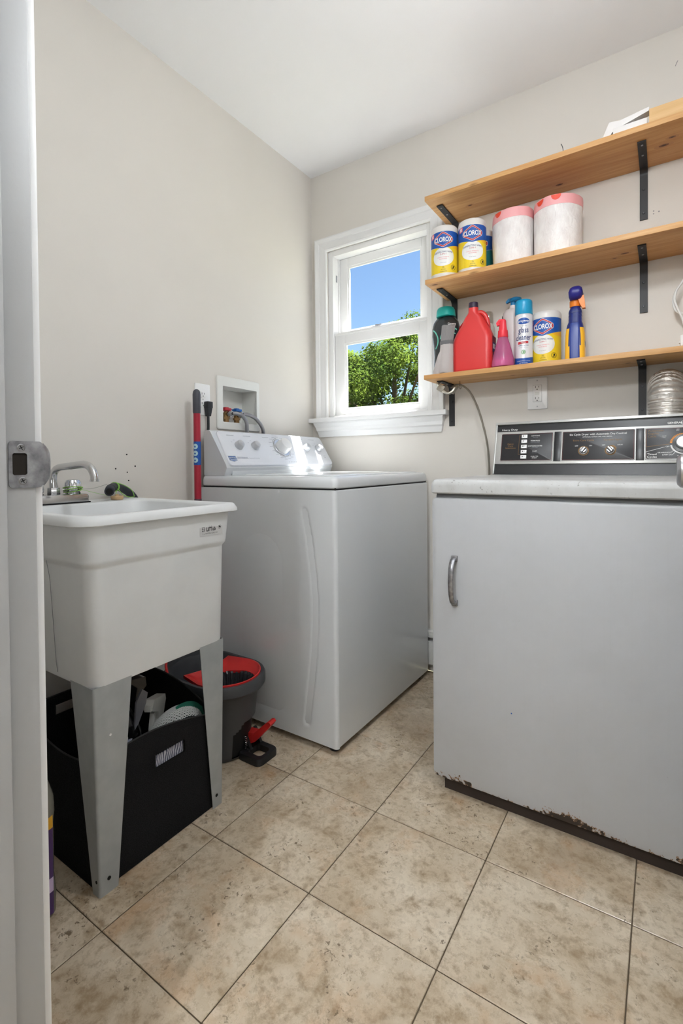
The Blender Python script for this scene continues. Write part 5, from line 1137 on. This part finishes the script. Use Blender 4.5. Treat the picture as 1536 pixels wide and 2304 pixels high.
# things on top of the top shelf
tag(obj('wood_block', MB().box(1.526, 1.80, -.240, -.150, Z1, Z1+.046, .001), WOOD2), 'pale wood block on the topmost shelf at the picture edge', 'wood block')
WPL = mat('strip_white', (232, 228, 226), .35)
t = thing('plastic_strip', 'pointed white plastic blind strip lying on the topmost shelf', 'strip', (1.42, -.2, Z1), 0, 'white plastic strips')
obj('blade', MB().prism([(1.378, Z1+.0005), (1.392, Z1+.018), (1.412, Z1+.062), (1.425, Z1+.060), (1.445, Z1+.056), (1.438, Z1+.030), (1.420, Z1+.026), (1.404, Z1+.0005)], lambda a, b: (a, -.214, b), lambda a, b: (a, -.170, b)), WPL, t)
t = thing('plastic_strip', 'long white plastic strip leaning on the wood block of the topmost shelf', 'strip', (1.48, -.2, Z1), 0, 'white plastic strips')
obj('blade', MB().prism([(1.440, Z1+.022), (1.447, Z1+.044), (1.5255, Z1+.056), (1.5255, Z1+.044), (1.46, Z1+.0265)], lambda a, b: (a, -.236, b), lambda a, b: (a, -.206, b)), WPL, t); obj('foot', MB().box(1.425, 1.520, -.240, -.18, Z1, Z1+.0225, .001), WPL, t)
tag(obj('bent_nail', MB().tube([(1.272, -.236, Z1-.006), (1.272, -.236, Z1+.012), (1.269, -.238, Z1+.024), (1.266, -.240, Z1+.030)], .0012, 6, 3), mat('nail_grey', (92, 92, 96), .5, .6)), 'small bent nail sticking up from the topmost shelf', 'nail')

# foil duct behind the dryer console
du = thing('foil_duct', 'crinkled silver foil duct bending into the wall behind the dryer console', 'duct', (1.575, -.072, 1.0))
FOIL = N('foil', rgb=(226, 222, 217), rough=.3, metal=.85); v = FOIL.coords('Object'); FOIL.bump(FOIL.noise(v, 90, 4, .6, 1.5), .6, .004); FOIL = FOIL.m
rnd = random.Random(5)
cl = [Vector((1.575, -.073, z)) for z in [.93+.0105*k for k in range(23)]]+[Vector((1.575, -.073+.058*(1-math.cos(a)), 1.1715+.058*math.sin(a))) for a in [PI/2*k/9 for k in range(1, 10)]]
m = MB(); R = []; a_ = None
dens = []
for i in range(len(cl)-1):
    for k in range(4): dens.append(cl[i].lerp(cl[i+1], k/4))
for i, q in enumerate(dens):
    d_ = (dens[min(i+3, len(dens)-1)]-dens[max(i-3, 0)]).normalized(); ax = Vector((1, 0, 0)); bx = d_.cross(ax).normalized()
    r = .0545+(.0032 if i % 4 < 2 else -.001)+rnd.uniform(-.0006, .0006)
    R.append([q+ax*(r*(1+rnd.uniform(-.012, .012)))*math.cos(2*PI*j/48)+bx*(r*(1+rnd.uniform(-.012, .012)))*math.sin(2*PI*j/48) for j in range(48)])
m.rings(R, True, False)
# keep it in front of the wall
m.v = [(x, min(y, -.003), z) for x, y, z in m.v]
obj('tube', m, FOIL, du, smooth=30)
# metal cable with a pipe clamp hung under the lowest shelf
cb = thing('flexible_conduit', 'thin grey metal conduit looping from the lowest shelf down behind the dryer', 'conduit', (.87, -.05, .92))
cp_ = [(.798, -.078, 1.285), (.822, -.072, 1.296), (.846, -.066, 1.292), (.876, -.058, 1.262), (.905, -.050, 1.20), (.928, -.046, 1.12), (.946, -.043, 1.03), (.952, -.042, .93), (.953, -.042, .80), (.953, -.044, .5), (.953, -.046, .201)]
m = MB(); q = spline([Vector(a) for a in cp_], 16); m.tube(q, lambda s_: .0042+.0004*math.sin(s_*900), 8); obj('cable', m, mat('conduit_grey', (150, 144, 134), .42, .6), cb)
pc2 = thing('pipe_clamp', 'crumpled aluminium clamp strap hanging from the lowest shelf bracket', 'clamp', (.78, -.1, 1.30))
AL = mat('aluminium', (190, 186, 176), .34, .8)
obj('strap', MB().tube([(.754, -.118, 1.306), (.768, -.112, 1.285), (.780, -.105, 1.268), (.796, -.098, 1.260), (.812, -.094, 1.268), (.822, -.090, 1.284)], .0075, 8, 4).box(.752, .762, -.125, -.110, 1.297, 1.3085, .002), AL, pc2); obj('plate', MB().box(.757, .786, -.128, -.124, 1.268, 1.296, .001, rot=((.77, -.126, 1.28), 'Y', .6)).cyl((.772, -.130, 1.282), (.772, -.122, 1.282), .004, seg=10), AL, pc2)
obj('end_fitting', MB().cyl((.806, -.084, 1.262), (.826, -.070, 1.292), .010, .008, 12, .001), AL, pc2)
hk = tag(obj('wire_hook', MB().tube([(.840, -.080, 1.3095), (.840, -.080, 1.296), (.8375, -.078, 1.284), (.8395, -.075, 1.277), (.843, -.073, 1.282), (.842, -.074, 1.290)], .0011, 6, 4), mat('hook_brown', (112, 92, 66), .4, .6)), 'tiny wire hook screwed under the lowest shelf', 'hook')
# white cord hanging at the picture edge
cd_ = thing('white_cord', 'white cord with a loop hanging beside the right shelf bracket', 'cord', (1.615, -.05, Z3))
CW = mat('cord_white', (236, 236, 234), .4)
obj('cable', MB().tube([(1.665, -.045, 1.683), (1.645, -.046, 1.62), (1.618, -.05, 1.575), (1.600, -.052, 1.545), (1.592, -.053, 1.512), (1.598, -.054, 1.482), (1.615, -.052, 1.468), (1.640, -.05, 1.470), (1.66, -.05, 1.49), (1.672, -.05, 1.53), (1.668, -.05, 1.57)], .0035, 8, 6), CW, cd_)
obj('cable', MB().tube([(1.602, -.058, 1.550), (1.596, -.060, 1.518), (1.604, -.060, 1.485), (1.616, -.058, 1.455), (1.624, -.056, 1.42), (1.626, -.055, 1.392)], .0035, 8, 6), CW, cd_)
obj('plug', MB().box(1.612, 1.644, -.068, -.044, Z3+.0005, Z3+.062, .004).box(1.612, 1.616, -.066, -.05, Z3+.04, Z3+.06).box(1.6085, 1.613, -.064, -.048, Z3+.036, Z3+.040), CW, cd_)
